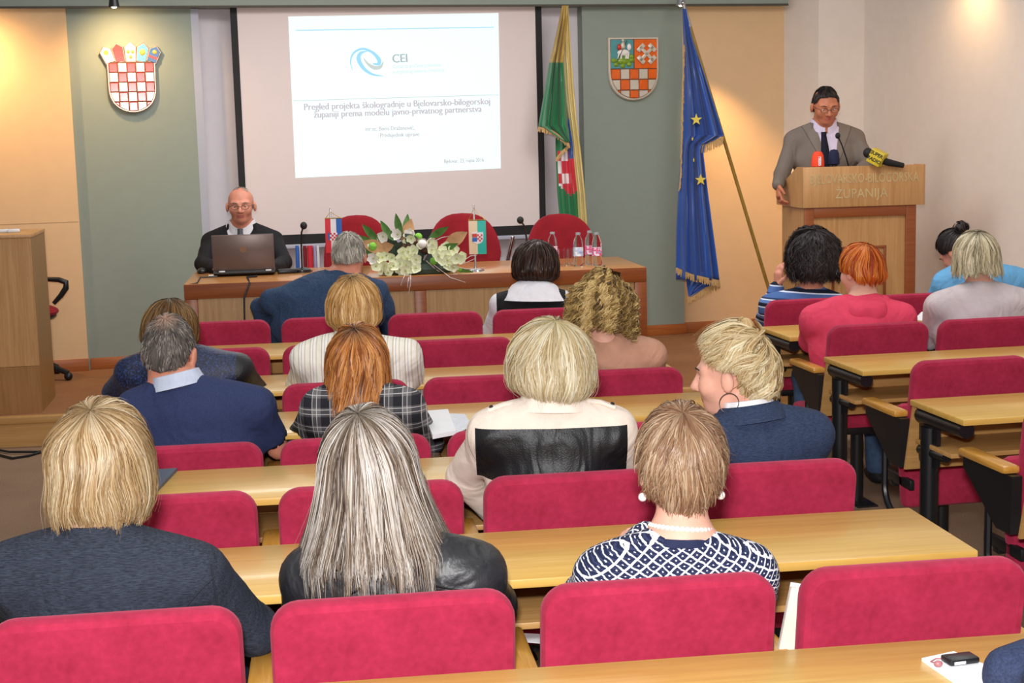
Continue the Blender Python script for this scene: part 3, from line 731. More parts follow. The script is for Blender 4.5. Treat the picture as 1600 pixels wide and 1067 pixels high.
# bottles and glasses
mGlass = NT('clear_plastic'); mGlass = mGlass.done((1, 1, 1, 1), .05, 0, .5, Transmission_Weight=1.0, IOR=1.2)
mCap = plain('bottle_cap_grey', '#9aa0a6', .4)
def label_mat(name, a, b, c):
    n = NT(name); return n.done(n.ramp(n.noise(38, detail=2), [(.38, lin(a)), (.5, lin(b)), (.62, lin(c))], True), .4)
mLabA = label_mat('bottle_label_pink', '#e8e2f0', '#dd5f8d', '#9fb2e8'); mLabB = label_mat('bottle_label_blue', '#eef2fa', '#b9cdea', '#8fa8cf')
def bottle(px, py_top, py_bot, y, lab, label):
    b = at(px, py_bot, y); hh = at(px, py_top, y)[2] - TZ
    e = empty('water_bottle', (b[0], y, TZ), 0, label, 'bottle', 'water bottles on the table')
    r = .0305; m = MB(); m.lathe([(.0, .004), (r * .9, .0), (r, .012), (r, .05), (r * .95, .06), (r, .07), (r, hh * .66), (r * .8, hh * .8), (r * .42, hh * .91), (r * .42, hh * .94)], 22); m.build('bottle_body', mGlass, e)
    m = MB(); m.lathe([(r * .5, hh * .93), (r * .5, hh - .002), (0, hh)], 16); m.build('cap', mCap, e)
    m = MB(); m.lathe([(r * 1.02, hh * .30), (r * 1.02, hh * .55)], 22); m.v = m.v; mm = m.mesh('label', lab); mm.polygons  # wrap without caps
    link_obj('label', mm, e)
bottle(864, 362, 412, 9.25, mLabA, 'clear water bottle left of the glasses, half hidden by dark hair')
bottle(904, 363, 417, 9.1, mLabB, 'clear water bottle with a pale blue label right of the glasses')
bottle(922, 360, 414, 9.2, mLabA, 'clear water bottle second from the right')
bottle(933, 363, 416, 9.1, mLabA, 'rightmost clear water bottle with a pink label')
def tumbler(px, py, y, label):
    b = at(px, py, y); e = MB(); e.lathe([(0, .004), (.026, .0), (.030, .105), (.028, .105), (.0245, .008), (0, .010)], 18)
    tag(e.build('tumbler', mGlass, loc=(b[0], y, TZ)), label, 'glass', 'glasses on the table')
tumbler(880, 416, 9.12, 'clear drinking glass nearest the left bottle'); tumbler(888, 413, 9.22, 'clear drinking glass in the middle of three'); tumbler(895, 415, 9.14, 'clear drinking glass next to the pale blue bottle')

# flower arrangement
FY = 8.86; fc = at(650, 428, FY)
fa = empty('flower_arrangement', (fc[0], FY, TZ), 0, 'wide arrangement of white orchids, roses and green balls on the table', 'flowers')
mPet = plain('petal_cream_white', '#e9ecc8', .6, var=.07, nscale=40); mPetW = plain('petal_white', '#eee9e0', .6, var=.05, nscale=40); mPin = plain('petal_centre_yellow_green', '#b4bd55', .6)
mLeaf = plain('leaf_green', '#4f7a35', .45, var=.3, nscale=20); mLeafD = plain('leaf_dark', '#2f4034', .5, var=.3, nscale=20); mLeafT = plain('leaf_dry_tan', '#c09468', .7, var=.15, nscale=20)
mBallG = plain('moss_ball_green', '#7fc043', .8, var=.12, nscale=60, bump=.6, bscale=120, bdist=.01); mTwig = plain('twig_white', '#c9b6b0', .7); mPod = plain('seed_pod_brown', '#4a2a1d', .7, var=.2, nscale=30)
def flower_mesh(r, mats, n=5, cup=.35):
    m = MB()
    for k in range(n):
        a = 2 * math.pi * k / n; vs = []; fs = []
        for i in range(4):
            t = i / 3; wdt = [.25, .95, .95, .25][i] * r * .52
            rad = r * (.12 + .88 * t); yy = -r * cup * (t ** 2) * .8 + (.0 if i else .0)
            for sx in (-1, 0, 1):
                vs.append((rad * math.cos(a) - sx * wdt * math.sin(a), yy - (.10 * r if sx == 0 else 0) * -1, rad * math.sin(a) + sx * wdt * math.cos(a)))
        for i in range(3):
            for s_ in range(2): fs.append((i * 3 + s_, i * 3 + s_ + 1, i * 3 + s_ + 4, i * 3 + s_ + 3))
        m.add(vs, fs, 0)
    m.ball((0, -.12 * r, 0), (.16 * r, .2 * r, .16 * r), 8, 5, 1)
    return m.mesh('flower', mats)
FLW = [flower_mesh(.036, [mPet, mPin]), flower_mesh(.036, [mPetW, mPin], 6, .8), flower_mesh(.03, [mPet, mPin], 5, .6)]
def px_local(px, py, y): p = at(px, py, y); return (p[0] - fc[0], y - FY, p[2] - TZ)
rnd = random.Random(5)
def zpx(x, y): return 560 + x / 8.0, 340 + y / 8.0
flist = [(300, 495, 0), (350, 470, 2), (420, 500, 2), (330, 600, 0), (400, 620, 0), (300, 660, 2), (370, 690, 2), (220, 610, 0), (440, 600, 0), (250, 500, 0),
         (560, 430, 0), (620, 420, 0), (690, 410, 0), (540, 500, 0), (610, 510, 0), (690, 500, 0), (530, 570, 0), (600, 590, 0), (680, 560, 0), (720, 520, 0), (520, 640, 0), (590, 660, 0), (660, 640, 0), (720, 630, 0), (640, 700, 2), (560, 690, 2),
         (640, 215, 1), (660, 260, 2), (615, 300, 2), (310, 235, 1), (190, 510, 1), (800, 310, 1), (790, 340, 2), (880, 300, 1), (930, 340, 0), (920, 400, 2), (960, 440, 2), (1100, 370, 0), (1190, 400, 0), (1050, 420, 0), (1090, 470, 0), (1150, 470, 0), (1000, 480, 0), (1110, 530, 0), (1170, 560, 0), (1230, 510, 0), (1300, 480, 2), (1280, 520, 2), (1120, 590, 0), (1190, 620, 2), (490, 210, 1), (1060, 550, 2)]
for x, y, k in flist:
    px, py = zpx(x, y); lo = px_local(px, py, FY - .09 + .16 * max(0, (520 - y)) / 520 + rnd.uniform(-.02, .02))
    o = link_obj('flower', FLW[k], fa, lo, (rnd.uniform(-.7, .5), rnd.uniform(0, 6.28), rnd.uniform(-.5, .5)))
for x, y, r, mt in [(750, 240, .024, mBallG), (940, 545, .024, mBallG), (1265, 645, .014, mBallG), (175, 360, .026, mBallG), (505, 225, .02, mBallG), (185, 515, .030, mPetW), (650, 205, .028, mPetW), (800, 330, .026, mPetW), (130, 355, .015, mPetW), (310, 235, .020, mPetW)]:
    px, py = zpx(x, y); m = MB(); m.ball((0, 0, 0), r, 14, 10); m.build('ball_bloom', mt, fa, loc=px_local(px, py, FY - .05 if y > 300 else FY + .03))
def leaf_mesh(L, w, mat):
    m = MB(); vs = []; fs = []
    for i in range(7):
        t = i / 6; ww = w * math.sin(math.pi * min(1, t * .92 + .06)) ; zc = .18 * L * math.sin(t * 2.4)
        vs += [(-ww, -zc * .5, t * L), (0, -zc * .5 + .006, t * L), (ww, -zc * .5, t * L)]
    for i in range(6):
        for s_ in range(2): fs.append((i * 3 + s_, i * 3 + s_ + 1, i * 3 + s_ + 4, i * 3 + s_ + 3))
    m.add(vs, fs); return m.mesh('leaf', mat)
LF = {'g': leaf_mesh(.15, .024, mLeaf), 'd': leaf_mesh(.13, .04, mLeafD), 't': leaf_mesh(.16, .04, mLeafT)}
for x, y, k, rot in [(440, 290, 'g', 35), (250, 370, 'g', 60), (540, 250, 'g', 10), (590, 260, 'g', -5), (260, 300, 'g', 45), (380, 360, 't', 75), (440, 350, 't', 100), (330, 400, 't', 70), (560, 330, 't', -20), (480, 480, 'd', 20), (470, 600, 'd', 0), (800, 470, 'd', -30), (820, 580, 'd', -60), (780, 560, 'd', 10), (880, 420, 'd', 80), (1100, 650, 't', -130), (1060, 590, 't', -140), (950, 690, 't', 175), (1080, 350, 't', -60), (880, 260, 'g', -60), (150, 620, 't', 120), (1220, 640, 'g', -110), (460, 520, 'd', -30), (760, 400, 'd', 40), (200, 430, 'g', 90), (1000, 420, 'g', -70)]:
    px, py = zpx(x, y); lo = px_local(px, py, FY + rnd.uniform(-.03, .04))
    link_obj('leaf', LF[k], fa, lo, (rnd.uniform(-.3, .3), R_(-rot), rnd.uniform(-.4, .4)))
for x, y in [(690, 330), (640, 350), (830, 410), (560, 360), (720, 300)]:
    px, py = zpx(x, y); m = MB(); m.ball((0, 0, 0), (.028, .028, .022), 10, 7); m.build('seed_pod', mPod, fa, loc=px_local(px, py, FY))
tw_ = [[(960, 290), (1040, 250), (1130, 232)], [(900, 560), (1050, 670), (1150, 750), (1340, 810)], [(1250, 620), (1340, 640), (1500, 640), (1600, 620)], [(600, 680), (560, 760), (530, 850)], [(640, 690), (620, 800), (615, 880)], [(650, 690), (655, 780), (650, 860)], [(1280, 560), (1400, 480), (1480, 470)], [(850, 540), (960, 640), (1020, 680)], [(1300, 580), (1400, 540), (1460, 510)], [(640, 720), (650, 830), (625, 960)]]
for t in tw_:
    m = MB(); m.tube([px_local(*zpx(*p), FY - (.34 if p[1] > 700 else .06)) if p[1] <= 700 else px_local(*zpx(*p), 8.63) for p in t], [.0028] * (len(t) - 1) + [.0012], 6); m.build('twig', mTwig, fa)
m = MB(); m.lathe([(.05, 0), (.16, .005), (.18, .03), (.15, .06), (.05, .08), (0, .085)], 20, sx=1.3, sy=.42); m.build('moss_base', mLeafD, fa)

# ------------------------------------------------------------------ red chairs behind the table
def back_chair(pxl, pxr, py_top, y, label):
    c = at((pxl + pxr) / 2, 400, y); w = (at(pxr, 400, y)[0] - at(pxl, 400, y)[0]) / 2; zt = at((pxl + pxr) / 2, py_top, y)[2] - .17
    e = empty('conference_chair', (c[0], y, .17), R_(6), label, 'chair', 'red chairs behind the presidium table')
    poly = []
    for i in range(36):
        a = 2 * math.pi * i / 36; ca, sa_ = math.cos(a), math.sin(a); k = 2.6
        x = w * abs(ca) ** (2 / k) * (1 if ca > 0 else -1); z = abs(sa_) ** (2 / k) * (1 if sa_ > 0 else -1)
        poly.append((x * (1 if z > 0 else .92), zt - .36 + (.36 if z > 0 else .28) * z))
    m = MB(); n = 36; vs = []; fs = []
    sp = [(.05, -.012), (.015, -.002), (0, .015), (0, .05), (.02, .07), (.06, .085)]
    for ins, yy in sp:
        for x, z in (inset(poly, ins) if ins else poly): vs.append((x, yy + .10 * (x / w) ** 2 * -1 + (zt - z) * -.12 + .06, z))
    for i in range(len(sp) - 1):
        for j in range(n): fs.append((i * n + j, i * n + (j + 1) % n, (i + 1) * n + (j + 1) % n, (i + 1) * n + j))
    fs.append(tuple(range(n - 1, -1, -1))); fs.append(tuple((len(sp) - 1) * n + j for j in range(n)))
    m.add(vs, fs); m.build('backrest', mRedDark, e)
    m = MB(); m.box((-.25, -.46, .40), (.25, .0, .48), .03); m.build('seat', mRedDark, e)
    for sx in (-1, 1):
        m = MB(); m.tube([(sx * .27, -.30, .42), (sx * .29, -.30, .62), (sx * .29, -.22, .66), (sx * .28, -.02, .65)], .016, 8); m.build('armrest', mBlack, e)
    m = MB(); m.tube([(0, -.22, .08), (0, -.22, .40)], .028, 12); m.build('column', mBlack, e)
    for k in range(5):
        a = 2 * math.pi * k / 5; m = MB(); m.tube([(0, -.22, .09), (.27 * math.cos(a), -.22 + .27 * math.sin(a), .06)], [.026, .016], 8); m.ball((.27 * math.cos(a), -.22 + .27 * math.sin(a), .028), .028, 10, 6); m.build('leg', mBlack, e)
    m = MB(); m.box((-.03, .02, .40), (.03, .05, .60), .006); m.build('spine', mBlack, e)
back_chair(506, 613, 337, 10.0, 'red round-backed chair left of the flowers behind the table')
back_chair(667, 783, 334, 10.08, 'red round-backed chair in the middle behind the table')
back_chair(821, 933, 335, 10.2, 'red round-backed chair behind the water bottles')

# things between screen and table
yb_ = 10.45
z0 = at(460, 386, yb_)
fd = empty('furled_flags', (at(487, 400, 10.3)[0], 10.3, .17), 0, 'blue, white and red furled cloth under the screen behind the laptop', 'flag')
for (xa, xb, mt) in ((461, 467, mFBlue), (467, 473, mFWhite), (473, 479, plain('flag_dark_red', '#7d0f1c', .6)), (479, 489, mFRed), (489, 494, plain('flag_lilac', '#a9a3c9', .6)), (494, 499, mFWhite)):
    p = at(xa, 384, 10.3); q = at(xb, 384, 10.3); m = MB(); vs = []
    w = (q[0] - p[0]) / 2; cx = (p[0] + q[0]) / 2 - fd.location[0]; zt = p[2] - .17
    m.tube([(cx, 0, .0), (cx, .004, .3), (cx * 1.02, 0, zt * .7), (cx, 0, zt)], [w * .9, w * 1.1, w, w * .9], 10); m.build('cloth_fold', mt, fd)
pa = at(801, 371, 10.25); pb = at(793, 408, 10.25); dv = (pa - pb) / (pa[2] - pb[2])
bt = pb - dv * (pb[2] - .17)
m = MB(); m.tube([tuple(bt), tuple(pa)], .014, 12); m.ball(tuple(pa), .015, 10, 6); o = m.build('chrome_pole', mChrome); tag(o, 'slanted chrome pole left of the right microphone', 'pole')

# ------------------------------------------------------------------ standing flags
def cloth(name, parent, rows, y, mats, pick, folds, amp, ph=0, nu=40, thick=.004):
    """hanging cloth: rows (py, xl, xr) read top to bottom, folds run down the cloth"""
    py = np.array([r[0] for r in rows], float); xl = np.array([r[1] for r in rows], float); xr = np.array([r[2] for r in rows], float)
    nv = 60; vs = []; fs = []; mi = []
    for j in range(nv + 1):
        t = j / nv; p = py[0] + (py[-1] - py[0]) * t; a = np.interp(p, py, xl); b = np.interp(p, py, xr)
        for i in range(nu + 1):
            u = i / nu; q = at(a + (b - a) * u, p, y); env = min(1, t * 5 + .15)
            yy = amp * env * (math.sin(folds * u * 2 * math.pi + ph + 1.3 * math.sin(2.1 * t)) + .35 * math.sin(folds * 2.3 * u * 6.28 + 2 * t + 1))
            vs.append((q[0] - parent.location[0], q[1] + yy - parent.location[1], q[2] - parent.location[2]))
    for j in range(nv):
        for i in range(nu):
            fs.append((j * (nu + 1) + i, j * (nu + 1) + i + 1, (j + 1) * (nu + 1) + i + 1, (j + 1) * (nu + 1) + i)); mi.append(pick((i + .5) / nu, py[0] + (py[-1] - py[0]) * (j + .5) / nv))
    m = MB(); m.v = vs; m.f = fs; m.m = mi; me = m.mesh(name, mats); o = link_obj(name, me, parent)
    sm = o.modifiers.new('thickness', 'SOLIDIFY'); sm.thickness = thick; return o
def fringe(name, parent, pts, y, L, mat, n=60):
    m = MB(); P = [np.array(p, float) for p in pts]
    seg = [np.linalg.norm(P[i + 1] - P[i]) for i in range(len(P) - 1)]; tot = sum(seg)
    for k in range(n):
        d = tot * k / (n - 1); i = 0
        while i < len(seg) - 1 and d > seg[i]: d -= seg[i]; i += 1
        p = P[i] + (P[i + 1] - P[i]) * min(1, d / seg[i]); q = at(p[0], p[1], y); q = q - np.array(parent.location)
        dx = random.uniform(-.008, .008)
        m.tube([tuple(q), (q[0] + dx, q[1] - .004, q[2] - L * random.uniform(.8, 1.1))], [.0045, .003], 4)
    m.build(name, mat, parent)
def satin(name, col): return plain(name, col, .38, var=.06, nscale=6, bump=.1, bscale=60, Sheen_Weight=.2)
mEU = satin('satin_eu_blue', '#27509f'); mStar = satin('satin_star_yellow', '#d9c23c'); mFringe = plain('fringe_gold', '#c2a06c', .7, var=.15, nscale=60)
mPole = wood('flag_pole_brass_wood', '#8a6a2c', '#a8863c', .3, 'z', 2)
YE = 10.75
pt = at(1068, 8, YE); pbm = at(1200, 447, YE + .15); dirp = (pbm - pt); kk = (pt[2] - .20) / (pt[2] - pbm[2]); pend = pt + dirp * kk
eu = empty('european_flag', (pend[0], pend[1], .17), 0, 'blue flag with yellow stars and gold fringe on a slanted pole', 'flag')
loc = np.array(eu.location)
m = MB(); m.tube([tuple(pt - loc), tuple(pend - loc)], .013, 12); pl = m.build('pole', mPole, eu)
m = MB(); tp1 = pt - loc; d_ = -(dirp / np.linalg.norm(dirp)); m.tube([tuple(tp1 - d_ * .16), tuple(tp1 + d_ * .01)], .0145, 12); m.ball(tuple(tp1 + d_ * .015), .018, 10, 8); m.build('finial', mChrome, pl)
m = MB(); m.lathe([(.16, 0), (.16, .02), (.05, .05), (.03, .09), (0, .09)], 20); m.build('stand', mBlack, eu)
cloth('cloth', eu, [(14, 1066, 1072), (60, 1068, 1082), (120, 1070, 1102), (180, 1068, 1121), (213, 1067, 1131), (219, 1066, 1116), (226, 1066, 1101), (240, 1065, 1099), (300, 1061, 1106), (360, 1058, 1114), (420, 1057, 1122), (437, 1057, 1124)], YE - .05, [mEU], lambda u, p: 0, 3.4, .03)
cloth('cloth_tail', eu, [(425, 1072, 1122), (440, 1073, 1123), (450, 1074, 1100), (463, 1076, 1080)], YE - .02, [mEU], lambda u, p: 0, 1.6, .015)
fringe('fringe', eu, [(1057, 418), (1080, 428), (1124, 438)], YE - .075, .05, mFringe, 56)
fringe('fringe', eu, [(1076, 464), (1100, 451), (1124, 440)], YE - .03, .05, mFringe, 44)
fringe('fringe', eu, [(1098, 226), (1116, 219), (1130, 213)], YE - .05, .06, mFringe, 30)
fringe('fringe', eu, [(1069, 70), (1067, 130), (1066, 200), (1064, 260), (1062, 290)], YE - .06, .05, mFringe, 70)
def star(px, py, r, y, par, sq=1.0):
    c = at(px, py, y); pl = []
    for k in range(10):
        a = math.pi / 2 + k * math.pi / 5; q = r if k % 2 == 0 else r * .4; pl.append((c[0] + q * math.cos(a) * sq - par.location[0], c[2] + q * math.sin(a) - par.location[2]))
    m = MB(); m.prism(pl, y - par.location[1], y + .012 - par.location[1]); m.build('star', mStar, par, smooth=False)
star(1088, 187, .043, YE - .10, eu); star(1095, 281, .043, YE - .10, eu); star(1082, 217, .016, YE - .098, eu, .5); star(1084, 250, .018, YE - .098, eu, .35)
# county flag
mGrn = satin('satin_green', '#14703f'); mYel = satin('satin_pale_yellow', '#d6c27c'); mGld = satin('satin_gold', '#ae8d34'); mSRed = satin('satin_red', '#c22234'); mSWhite = satin('satin_white', '#dcd3d4'); mSBlue = satin('satin_blue', '#2c4f9e')
YC = 10.72; b = at(905, 420, YC)
cf = empty('county_flag', (b[0], YC, .17), 0, 'green and yellow fringed flag with red checkered crest hanging beside the screen', 'flag')
tp_ = at(881, 9, YC) - np.array(cf.location); m = MB(); m.tube([(0, .03, 0), (tp_[0], .03, tp_[2])], .013, 12); m.build('pole', mPole, cf)
m = MB(); m.lathe([(.16, 0), (.16, .02), (.05, .05), (.03, .09), (0, .09)], 20); m.build('stand', mBlack, cf)
def zc(x, y): return 840 + x * 90 / 278, y * 345 / 1067
def pickA(u, p): return 1 if p < 98 else 0
cloth('cloth_front', cf, [(9, 878, 886), (30, 874, 886), (97, 859, 880), (150, 850, 884), (197, 842, 887), (200, 846, 888), (210, 862, 889), (222, 884, 890)], YC - .08, [mGrn, mGld], pickA, 3.0, .028)
fringe('fringe', cf, [(842, 198), (862, 203), (880, 215), (889, 224)], YC - .10, .035, mFringe, 40)
cloth('cloth_stripe', cf, [(9, 880, 888), (60, 879, 891), (140, 883, 896), (185, 889, 900), (240, 895, 907), (300, 902, 913), (420, 908, 922)], YC - .04, [mYel], lambda u, p: 0, 1.6, .02)
def pickB(u, p):
    if p < 225: return 3 if u > .62 else 0
    if p < 248 and u > .62: return 3
    if 236 < p < 306:
        if p > 290 and abs(u - .62) > (306 - p) / 16 * .5: return 0
        if u < .1: return 0
        if u > .58: return 1
        return 2 if (int((p - 236) / 17) + int((u + .02) / .3)) % 2 else 1
    return 0
cloth('cloth_lower', cf, [(185, 868, 897), (225, 868, 899), (260, 869, 901), (300, 871, 904), (340, 875, 907), (420, 880, 912)], YC - .02, [mGrn, mSRed, mSWhite, mSBlue], pickB, 2.0, .02)
fringe('fringe', cf, [(869, 247), (878, 236), (889, 226)], YC - .06, .03, mFringe, 26)

# ------------------------------------------------------------------ lectern on the right
LA = R_(7.0); L0 = at(1255, 325.5, 9.35)
lec = empty('lectern', (L0[0], 9.35, .17), LA, 'tall oak lectern with gold letters and red-brown frame', 'lectern')
zb = L0[2] - .17; ztop = at(1255, 261.8, 9.35)[2] - .17; LW = .805
m = MB(); m.box((.02, .03, 0), (LW - .06, .50, zb)); m.build('body', mOakL, lec)
m = MB(); m.box((.012, .012, 0), (.075, .029, zb), .002); m.build('frame_stile', mRedwood, lec)
m = MB(); m.box((LW - .12, .012, 0), (LW - .052, .029, zb), .002); m.build('frame_stile', mRedwood, lec)
m = MB(); m.box((.076, .012, zb - .065), (LW - .121, .029, zb), .002); m.build('frame_rail', mRedwood, lec)
m = MB(); m.box((.076, .012, 0), (LW - .121, .029, .08), .002); m.build('frame_rail', mRedwood, lec)
x0, x1, z0_, z1_ = .20, LW - .245, .2, zb - .255
m = MB()
for q in ((x0, x1, z1_ - .016, z1_), (x0, x1, z0_, z0_ + .016), (x0, x0 + .016, z0_, z1_), (x1 - .016, x1, z0_, z1_)): m.box((q[0], .020, q[2]), (q[1], .031, q[3]), .002)
m.build('panel_moulding', mRedwood, lec)
m = MB(); m.box((.0, .0, zb), (LW, .022, ztop), .003); hd = m.build('header_board', mOakL, lec)
for x in (0, LW - .022):
    m = MB(); pl = [(.022, zb), (.56, zb), (.56, ztop - .16), (.13, ztop), (.022, ztop)]
    m.prism(pl, 0, .022); m.v = [(x + q[1], q[0], q[2]) for q in m.v]; m.build('side_cheek', mOakL, lec)
m = MB(); m.add([(.022, .10, ztop - .02), (LW - .022, .10, ztop - .02), (LW - .022, .55, ztop - .17), (.022, .55, ztop - .17), (.022, .10, ztop - .04), (LW - .022, .10, ztop - .04), (LW - .022, .55, ztop - .19), (.022, .55, ztop - .19)], [(0, 1, 2, 3), (7, 6, 5, 4), (0, 4, 5, 1), (1, 5, 6, 2), (2, 6, 7, 3), (3, 7, 4, 0)]); m.build('reading_board', mOakL, lec)
mLetter = plain('letter_pale_gold', '#cdb98a', .3, .35, var=.12, nscale=14)
for body, zz, wdt, xc in (('BJELOVARSKO-BILOGORSKA', ztop - .105, .715, LW / 2), ('ŽUPANIJA', ztop - .20, .345, LW * .475)):
    M_ = Matrix.Translation((0, -.001, zz)) @ Matrix.Rotation(R_(90), 4, 'X')
    o = text_mesh('gold_lettering', body, .083, mLetter, hd, M_, 'CENTER', .002, 1.05, 0)
    xs_ = [v.co.x for v in o.data.vertices]; k = wdt / (max(xs_) - min(xs_)); mid = (max(xs_) + min(xs_)) / 2
    for v in o.data.vertices: v.co.x = xc + (v.co.x - mid) * k
# microphones on the lectern
def lmic(px, py, y):
    p = at(px, py, y); return p
mOrange = plain('mic_foam_orange', '#e8421a', .7, var=.05); mNavyF = plain('mic_foam_navy', '#10183a', .85, var=.1); mYelC = plain('mic_cube_yellow', '#c9b32a', .5, var=.1)
def mic_foam(px0, px1, pyt, pyb, y, mat, label, txt=None, tm=None):
    c = at((px0 + px1) / 2, pyb, y); top = at((px0 + px1) / 2, pyt, y); w = (at(px1, pyb, y)[0] - at(px0, pyb, y)[0]) / 2; hh = top[2] - c[2]
    e = empty('press_microphone', (c[0], y, c[2] - .11), 0, label, 'microphone', 'microphones on the lectern')
    m = MB(); m.lathe([(w * .55, .11), (w, .118), (w * .98, .11 + hh * .35), (w * .85, .11 + hh * .75), (w * .6, .11 + hh * .95), (0, .11 + hh)], 20); m.build('foam_cover', mat, e)
    m = MB(); m.tube([(0, 0, 0), (0, 0, .115)], [.014, .019], 12); m.build('handle', mBlack, e)
    if txt:
        M_ = Matrix.Translation((.011, -w - .002, .11 + hh * .12)) @ Matrix.Rotation(R_(90), 4, 'X') @ Matrix.Rotation(R_(90), 4, 'Z')
        text_mesh('mic_lettering', txt, .034, tm, e, M_, 'LEFT', .001, .9, .001)
mic_foam(1267.5, 1288, 236, 262, 9.46, mOrange, 'orange foam press microphone on the lectern', 'ozau', mPaper)
mic_foam(1294, 1312, 233, 258, 9.50, mNavyF, 'dark navy foam press microphone behind the orange one')
# yellow cube microphone lying on the rim
c = at(1371, 246, 9.38); e = empty('cube_microphone', c, 0, 'black microphone with a yellow lettered cube on the lectern rim', 'microphone', 'microphones on the lectern')
Mx = Matrix.Rotation(R_(-32), 4, 'Z') @ Matrix.Rotation(R_(28), 4, 'Y')
m = MB(); m.box((-.045, -.045, -.045), (.045, .045, .045), .003, M=Mx); cu = m.build('cube', mYelC, e)
for t_, zz in (('SUPER', .012), ('RADIO', -.026)):
    text_mesh('cube_lettering', t_, .031, mBlackMat, cu, Mx @ Matrix.Translation((0, -.0455, zz)) @ Matrix.Rotation(R_(90), 4, 'X'), 'CENTER', .0005, 1, .001)
m = MB(); m.ball((-.055, .02, .03), .032, 12, 8); m.build('foam_head', mBlackMat, e)
m = MB(); m.tube([(.03, .0, -.02), (.08, .01, -.035), (.17, .02, -.055)], [.024, .022, .016], 12); m.build('handle', mBlackMat, e)
# gooseneck of the lectern
hd_ = at(1309, 212, 9.5); bs = at(1328, 262, 9.55); e = empty('gooseneck_microphone', (bs[0], bs[1], bs[2] - .02), 0, 'thin gooseneck microphone in front of the standing speaker', 'microphone', 'microphones on the lectern')
v = hd_ - np.array(e.location); m = MB(); m.tube([(0, 0, 0), tuple(v * .35 + np.array([.006, 0, 0])), tuple(v * .75 + np.array([.006, 0, 0])), tuple(v)], .0045, 8); m.build('gooseneck', mBlack, e)
m = MB(); m.ball(tuple(v), (.017, .017, .02), 12, 8); m.build('foam_head', mBlackMat, e)
m = MB(); m.lathe([(.02, -.02), (.02, .01), (0, .012)], 12); m.build('base', mBlack, e)

# ------------------------------------------------------------------ left side desk, office chair, cables
q0 = atz(66.7, 644, .17); zt = at(45, 366, q0[1])[2]; q1 = atz(87, 619, .17)
sa_ = math.atan2(q1[1] - q0[1], q1[0] - q0[0]) - math.pi / 2
lc = empty('side_counter', (q0[0], q0[1], .17), sa_, 'tall oak counter cut by the left edge of the picture', 'counter')
hh = zt - .17; dep = math.hypot(q1[0] - q0[0], q1[1] - q0[1])
m = MB(); m.box((-.9, 0, .28), (-.001, .02, hh - .022)); m.build('front_panel', mOakL, lc)
m = MB(); m.box((-.9, 0, 0), (-.001, .02, .278)); m.build('lower_panel', wood('oak_panel_darker', '#8f6232', '#a87842', .4, 'z', 1.2), lc)
m = MB(); m.box((-.02, .021, 0), (0, dep, hh - .022)); m.build('side_panel', wood('oak_panel_side', '#86602f', '#9a713c', .4, 'z', 1.0), lc)
m = MB(); m.box((-.905, -.005, hh - .021), (.004, dep, hh), .003); m.build('counter_top', mOakL, lc)
for px, py, lab in ((4, 359, 'white cloth on the left edge of the counter top'), (21, 356, 'small white box on the counter top')):
    q = at(px, py, q0[1] + .25); m = MB(); m.box((-.035, -.03, 0), (.035, .03, .018), .006); tag(m.build('paper_pack', mPaper, loc=(q[0], q[1], zt), rot=(0, 0, .3)), lab, 'paper')
oc = atz(107, 594, .17); oc = np.array([oc[0] - .285, oc[1] + .03, .17])
och = empty('office_chair', oc, 0, 'red office chair with black arms half hidden behind the counter', 'chair')
sp = lambda px, py, dy=0: tuple(at(px, py, oc[1] + dy) - oc)
m = MB(); m.tube([sp(72, 436), sp(92, 437), sp(103, 441), sp(103, 450), sp(95, 462), sp(84, 474)], [.016, .018, .02, .02, .018, .014], 10); m.build('armrest', mBlack, och)
m = MB(); m.ball((.02, 0, at(80, 487, oc[1])[2] - .17), (.215, .22, .055), 20, 10); m.build('seat', mRedDark, och)
m = MB(); m.ball((.02, 0, at(80, 487, oc[1])[2] - .20), (.20, .21, .045), 20, 10); m.build('seat_pan', mBlack, och)
m = MB(); m.tube([(0, 0, .07), (0, 0, .38)], .028, 12); m.build('column', mBlack, och)
for k in range(5):
    a = 2 * math.pi * k / 5 - .12; m = MB(); m.tube([(0, 0, .10), (.2 * math.cos(a), .2 * math.sin(a), .085), (.29 * math.cos(a), .29 * math.sin(a), .05)], [.026, .022, .018], 8); m.ball((.29 * math.cos(a), .29 * math.sin(a), .028), .029, 12, 8); m.build('leg', mBlack, och)
m = MB(); m.box((-.27, -.20, .52), (-.21, .18, .95), .025); m.build('backrest', mRedDark, och)
for k, (p, lab) in enumerate([([(-20, 706), (20, 716), (45, 712), (75, 703), (130, 698)], 'black cable on the carpet by the stage step, lower one'), ([(-20, 700), (15, 706), (60, 706), (90, 700), (135, 694)], 'black cable on the carpet by the stage step, upper one')]):
    m = MB(); m.tube([tuple(atz(x, y, .008 + .004 * k)) for x, y in p], .007, 8); tag(m.build('floor_cable', mBlack), lab, 'cable')

